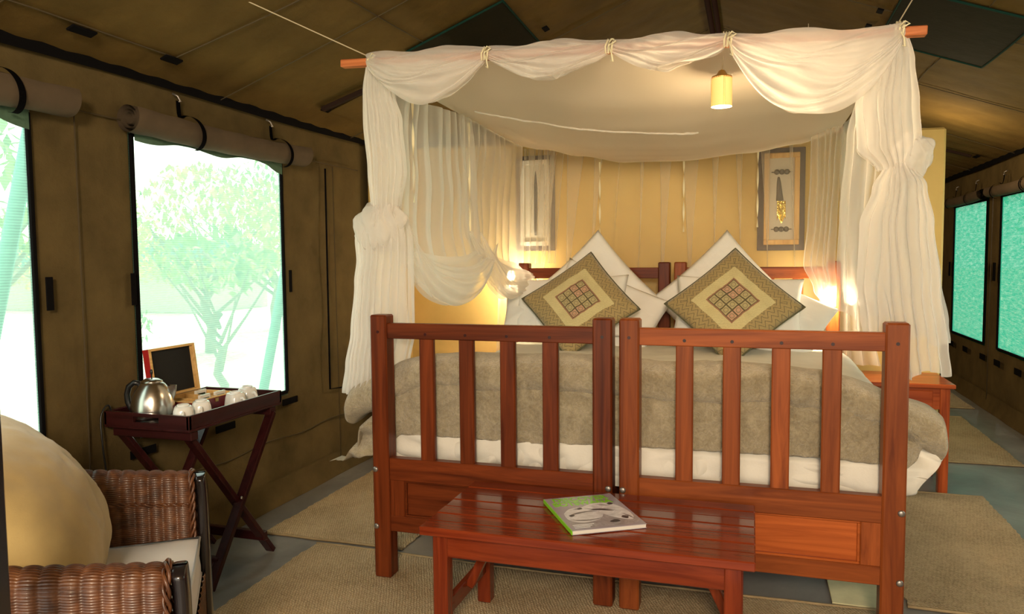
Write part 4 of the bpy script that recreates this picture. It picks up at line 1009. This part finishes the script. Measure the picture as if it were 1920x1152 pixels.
# tea box
RBOX = mat('maroon_lacquer', (.12, .012, .016), .2, coat=.5); PB = PINE[1]
e = empty('tea_box', (-2.23, 2.6, TZ), label='open wooden tea box with black-lined lid on the tray', cat='box')
x0, x1, y0, y1, h = -2.335, -2.135, 2.47, 2.735, .062
box('box_bottom', x0, x1, y0, y1, TZ + .001, TZ + .007, PB, e, .001)
for q in ((x0, x0 + .009, y0, y1), (x1 - .009, x1, y0, y1), (x0 + .009, x1 - .009, y0, y0 + .009), (x0 + .009, x1 - .009, y1 - .009, y1)): box('box_side', *q, TZ + .006, TZ + h, PB, e, .001)
box('box_facing', x1 + .0002, x1 + .003, y0, y1, TZ + .002, TZ + h - .004, RBOX, e, .0005); box('box_facing', x0, x1, y0 - .003, y0 - .0002, TZ + .002, TZ + h - .004, RBOX, e, .0005)
for yy in (y0 + .09, y0 + .177): box('divider', x0 + .009, x1 - .009, yy - .002, yy + .002, TZ + .006, TZ + h - .006, PB, e, 0)
box('divider', (x0 + x1) / 2 - .002, (x0 + x1) / 2 + .002, y0 + .009, y1 - .009, TZ + .006, TZ + h - .007, PB, e, 0)
box('latch', x1 + .003, x1 + .006, 2.595, 2.615, TZ + .040, TZ + .056, BRASS, e, .001)
# lid: frame leaning back, black inside
ty = .14; mt = Matrix.Translation((x0 + .004, (y0 + y1) / 2, TZ + h + .002)) @ Matrix.Rotation(-ty * .9, 4, 'Y')
hw = (y1 - y0) / 2; hh = .205
bm = bmesh.new()
for q in ((-hw, -hw + .012, 0, hh), (hw - .012, hw, 0, hh), (-hw + .012, hw - .012, 0, .010), (-hw + .012, hw - .012, hh - .010, hh)): bx(bm, -.018, .010, q[0], q[1], q[2], q[3], .001, mt)
lid = make('lid', bm, PB, e)
bm = bmesh.new(); bx(bm, -.016, -.010, -hw + .012, hw - .012, .010, hh - .010, 0, mt); make('lid_lining', bm, mat('black_lining', (.004, .004, .004), .9), lid)
bm = bmesh.new(); bx(bm, -.022, -.017, -hw, hw, 0, hh, .001, mt); bx(bm, -.021, .008, -hw - .003, -hw - .0002, 0, hh, .0005, mt); make('lid_facing', bm, mat('red_lacquer', (.40, .02, .02), .3), lid)
# sachets in white holders
FOIL = mat('sachet_dark', (.02, .05, .045), .3); 
for i, (sx_, sy_) in enumerate(((-2.19, 2.60), (-2.185, 2.69), (-2.285, 2.69))):
    s_ = empty('tea_sachet', (sx_, sy_, TZ + .008), label=['white and dark green tea sachet in the middle of the open box', 'white and dark tea sachet in the box compartment nearest the cups', 'white tea sachet in the rear far compartment of the open box'][i], cat='sachet', group='tea sachets in the wooden box')
    bm = bmesh.new(); bx(bm, sx_ - .006, sx_ + .006, sy_ - .033, sy_ + .033, TZ + .008, TZ + .068, .002); make('packet', bm, CER, s_)
    bm = bmesh.new(); bx(bm, sx_ + .0062, sx_ + .0072, sy_ - .022, sy_ + .022, TZ + .035, TZ + .055, 0); make('printed_panel', bm, FOIL, s_)

# ================================================================== WICKER ARMCHAIR
fx = Vector((.8, .6, 0)); ang = math.atan2(.6, .8)
ch = empty('wicker_armchair', (-1.69, 1.443, 0), ang, label='brown woven wicker armchair with dark polished frame at lower left', cat='chair')
def wicker(name, rowsfn, length, perim, seed, flip=1):
    """rowsfn(s,t)->(point, normal) ; s along strands, t across"""
    bm = bmesh.new(); ns = int(length / .040); nt_ = int(perim / .0068); g = grid(bm, lambda u, v: rowsfn(u, v, .0050 * abs(math.sin(pi * u * ns)) ** .7 + .0034 * abs(math.sin(pi * v * nt_)) ** .7), ns * 7, nt_ * 3)
    bmesh.ops.recalc_face_normals(bm, faces=bm.faces)
    return make(name, bm, WICK, ch, smooth=True, local=True)
def arm(side):
    yc = side * .385; t = .042
    def prof(v, x):   # from outer bottom, over the top, to inner seat level
        zt = .628 - t + .05 * (max(0, .3 - x)) / .45
        Lo, Lt, Li = zt - .16, pi * t, zt - .30; T = Lo + Lt + Li; d = v * T
        if d < Lo: return (side * t, .16 + d), (side, 0)
        if d < Lo + Lt:
            a = (d - Lo) / t; return (side * t * math.cos(a), zt + t * math.sin(a)), (side * math.cos(a), math.sin(a))
        return (-side * t, zt - (d - Lo - Lt)), (-side, 0)
    def f(u, v, d):
        x = -.33 + .622 * u; (py_, pz_), (ny, nz_) = prof(v, x)
        return (x, yc + py_ + ny * d, pz_ + nz_ * d)
    wicker('armrest_weave', f, .645, 1.0, side)
    # braid along the front edge (two twisted strands)
    for k in range(3):
        bm = bmesh.new(); pts = []
        for i in range(140):
            v = i / 139; (py_, pz_), (ny, nz_) = prof(v, .295); a = i * .42 + k * 2.09; rr = .0065
            pts.append((.298 + rr * math.cos(a), yc + py_ + ny * (.004 + rr * math.sin(a)), pz_ + nz_ * (.004 + rr * math.sin(a))))
        tube(bm, pts, .0045, 6); make('braid', bm, WICK, ch, smooth=True, local=True)
    for k in range(2):
        bm = bmesh.new(); tube(bm, [(-.32 + .61 * i / 90, yc - side * (t + .006 + .004 * math.sin(i * .8 + k * pi)), .54 + .05 * max(0, .3 - (-.32 + .61 * i / 90)) / .45 + .004 * math.cos(i * .8 + k * pi)) for i in range(91)], .0038, 6); make('braid', bm, WICK, ch, smooth=True, local=True)
    # polished front leg rising to the arm
    bm = bmesh.new()
    pts = [(.330, yc, .0), (.330, yc, .2), (.328, yc, .45), (.326, yc, .57), (.322, yc, .628)]
    def g(u, v):
        p = cr(pts, v); a = 2 * pi * u; w = .046 if v < .9 else .046 * math.sqrt(max(0.02, 1 - ((v - .9) / .1) ** 2)); c_, s_ = math.cos(a), math.sin(a)
        sgn = lambda q: (1 if q >= 0 else -1)
        return (p.x + .016 * sgn(c_) * abs(c_) ** .5, p.y + w * sgn(s_) * abs(s_) ** .5, p.z)
    grid(bm, g, 24, 40, closeu=True); make('front_leg', bm, DARKW, ch, smooth=True, local=True)
    bm = bmesh.new(); beam(bm, (-.36, yc, 0), (-.34, yc, .55), .045, .045, (0, 1, 0)); make('back_leg', bm, DARKW, ch, local=True)
for s_ in (1, -1): arm(s_)
def backf(u, v, d):
    y = -.40 + .80 * u; z = .16 + .74 * v; a = y / .40
    x = -.36 - .10 * v + .07 * a * a
    return (x + d, y, z - .05 * a * a * v)
wicker('backrest_weave', backf, .8, .74, 3)
wicker('backrest_back', lambda u, v, d: (backf(u, v, 0)[0] - .05 - d, *backf(u, v, 0)[1:]), .8, .74, 4)
bm = bmesh.new(); tube(bm, [(-.36 - .10 + .07 * a * a - .025, a * .40, .90 - .05 * a * a) for a in [i / 10 for i in range(-10, 11)]], .032, 10); make('back_rail', bm, WICK, ch, smooth=True, local=True)
bm = bmesh.new(); bx(bm, -.34, .318, -.345, .345, .22, .30, .01); make('seat_frame', bm, DARKW, ch, local=True)
wicker('front_weave', lambda u, v, d: (.322 + d, -.345 + .69 * u, .14 + .18 * v), .69, .18, 5)
chm = Matrix.Translation((-1.69, 1.443, 0)) @ Matrix.Rotation(ang, 4, 'Z')
# seat cushion
bm = bmesh.new(); bmesh.ops.create_cube(bm, size=2); bmesh.ops.subdivide_edges(bm, edges=bm.edges[:], cuts=19, use_grid_fill=True)
for v in bm.verts:
    x, y, z = v.co; k = (1 - abs(x) ** 6) * (1 - abs(y) ** 6)
    X = -.005 + x * .325 * (1 - .02 * (1 - abs(z))); Yy = y * .335; hz = .055 + .018 * max(0, k); r = 1
    edge = max(abs(x), abs(y)); 
    if abs(z) > .6: X *= 1 - .02 * (abs(z) - .6); 
    v.co = (X, Yy, .378 + z * hz + .004 * nz(x * 3, y * 3, z))
sc_ = make('seat_cushion', bm, WSEAT, smooth=True); sc_.data.transform(Matrix.Identity(4))
mod = sc_.modifiers.new('bevel', 'BEVEL'); mod.width = .012; mod.segments = 2
sc_.matrix_world = chm; tag(sc_, 'thick white seat cushion on the wicker armchair', 'cushion')
bm = bmesh.new()
for zz in (.452, .338):
    tube(bm, [(-.005 + a * .322, b * .332, zz - .017) for a, b in [(-1, -1), (1, -1), (1, 1), (-1, 1), (-1, -1)]], .005, 6)
make('piping', bm, WSEAT, sc_, smooth=True, local=True)
# big khaki cushion
o = pillow('throw_pillow', .60, .50, .32, (0, 0, 0), (0, 0, 0), KHAKI, 'large plump khaki-yellow cushion propped in the wicker armchair', 'cushion', seed=11, pinch=.08, n=36, wk=.45)
o.matrix_world = chm @ Matrix.Translation((-.07, -.02, .655)) @ Matrix.Rotation(math.radians(90), 4, 'Z') @ Matrix.Rotation(math.radians(56), 4, 'X') @ Matrix.Rotation(math.radians(8), 4, 'Z')
# dark post in the near left foreground
bm = bmesh.new(); bx(bm, -1.247, -1.192, .885, .93, 0, 1.06, .005); o = make('dark_post', bm, DARKW); centred(o); tag(o, 'dark wooden upright at the extreme left edge in front of the armchair', 'post')

# ================================================================== OUTSIDE
GR = mat('dry_grass_ground', (.6,.5,.36),.95); v = coords(GR); f = ntex(GR, v, .5, 8, .7); base(GR, ramp(GR, f, [(.3, (.42, .44, .26)), (.5, (.62, .56, .40)), (.7, (.74, .68, .52))])); 
bm = bmesh.new(); bx(bm, -60, 60, -40, 80, -.12, -.06, 0); o = make('ground', bm, GR); o['kind'] = 'structure'
LEAF = mat('leaf_green', (.22, .36, .08), .7); LEAF2 = mat('leaf_yellow_green', (.42, .48, .12), .7); BARK = mat('grey_bark', (.20, .16, .12), .9)
for lm in (LEAF, LEAF2):
    b = lm.node_tree.nodes['Principled BSDF']; v = coords(lm); f = ntex(lm, v, 3, 4); col = b.inputs['Base Color'].default_value[:3]; base(lm, ramp(lm, f, [(.3, tuple(c * .6 for c in col)), (.7, tuple(c * 1.4 for c in col))]))
def tree(x, y, h, r, lm, label, n=900, name='tree', cat='tree', seed=0, cz=.62):
    rng = random.Random(seed); e = empty(name, (x, y, -.06), label=label, cat=cat)
    bm = bmesh.new(); 
    if name == 'tree':
        tube(bm, [(x + .25 * nz(i * .4, seed) * i / 4, y + .2 * nz(i * .5, seed + 5), -.06 + h * .55 * i / 8) for i in range(9)], [.09 * h / 3 * (1 - .07 * i) for i in range(9)], 8)
    for k in range(7 if name == 'tree' else 4):
        a = rng.uniform(0, 2 * pi); z0 = h * rng.uniform(.15, .45) if name == 'tree' else 0
        tube(bm, [(x, y, z0), (x + .45 * r * math.cos(a), y + .45 * r * math.sin(a), z0 + h * .2), (x + .9 * r * math.cos(a), y + .9 * r * math.sin(a), z0 + h * .42)], [.035 * h / 3, .02 * h / 3, .008], 6)
    make('trunk' if name == 'tree' else 'branches', bm, BARK, e, smooth=True)
    bm = bmesh.new()
    for _ in range(n):
        a = rng.uniform(0, 2 * pi); b = rng.uniform(-1, 1); q = rng.uniform(.35, 1) ** .5
        p = Vector((x + r * q * math.cos(a) * math.sqrt(1 - b * b), y + r * q * math.sin(a) * math.sqrt(1 - b * b), h * cz + h * (1 - cz) * b * q))
        if noise.noise(p * 1.6 / max(r, .5)) < -.12: continue
        if p.z < 0: continue
        s_ = rng.uniform(.035, .07) * (1 + .1 * h); R_ = Matrix.Rotation(rng.uniform(0, 6.3), 3, 'Z') @ Matrix.Rotation(rng.uniform(0, 3.1), 3, 'X')
        vs = [bm.verts.new(p + R_ @ Vector(c)) for c in ((0, -s_, 0), (s_ * .5, 0, .01), (0, s_, 0), (-s_ * .5, 0, .01))]; bm.faces.new(vs)
    make('foliage', bm, lm, e, kind='stuff')
tree(-7.6, 9.2, 2.7, 1.35, LEAF2, 'yellow-green leafy tree outside the middle of the left window', 2600, seed=1, cz=.66)
tree(-8.8, 12.5, 3.2, 1.8, LEAF, 'taller green tree farther back outside the left window', 2400, seed=2)
tree(-13.5, 12.5, 2.2, 1.6, LEAF2, 'low spreading tree far outside, left part of the window view', 1500, seed=3)
tree(-6.5, 4.6, 3.2, 1.3, LEAF, 'green tree outside the window at the far left edge', 2000, seed=4, cz=.7)
tree(-4.6, 5.7, 1.6, .55, LEAF, 'thin sapling with bare branches outside the window by the bed', 350, seed=5, cz=.8)
tree(-8.5, 8.2, .8, .6, LEAF, 'low green shrub outside behind the tea box', 700, 'shrub', 'shrub', 6, .5)
tree(5.0, 10, 3.0, 1.8, LEAF, 'green tree outside beyond the teal right-hand windows', 1600, seed=8)
tree(6.5, 15, 3.4, 2.4, LEAF, 'wide green tree far outside the teal right-hand windows', 1600, seed=9)
# distant tent with dark green roof
e = empty('distant_tent', (-16, 17, -.06), label='distant low tent with a dark green roof outside the left window', cat='tent')
bm = bmesh.new(); bx(bm, -21, -13.6, 16, 19, -.06, 1.2, .02); make('tent_wall', bm, mat('distant_canvas', (.45, .42, .33), .9), e)
bm = bmesh.new()
vs = [bm.verts.new(p) for p in ((-21.4, 15.6, 1.15), (-13.2, 15.6, 1.15), (-13.2, 19.4, 1.15), (-21.4, 19.4, 1.15), (-21.4, 17.5, 1.9), (-13.2, 17.5, 1.9))]
for q in ((0, 1, 5, 4), (2, 3, 4, 5), (1, 2, 5), (3, 0, 4), (0, 3, 2, 1)): bm.faces.new([vs[i] for i in q])
make('tent_roof', bm, mat('dark_green_roof', (.03, .10, .07), .9), e)
# leaning poles that carry the fly sheet outside the windows
POLE = mat('teal_pole', (.05, .30, .22), .6)
for a, b, lb in (((-2.95, 3.85, -.06), (-2.62, 4.15, 2.1), 'leaning green pole outside the right edge of the tray window'), ((-2.98, 2.02, -.06), (-2.6, 2.28, 2.1), 'leaning green pole outside the window at the far left edge')):
    bm = bmesh.new(); tube(bm, [a, b], .03, 10); o = make('fly_pole', bm, POLE, smooth=True); centred(o); tag(o, lb, 'pole')
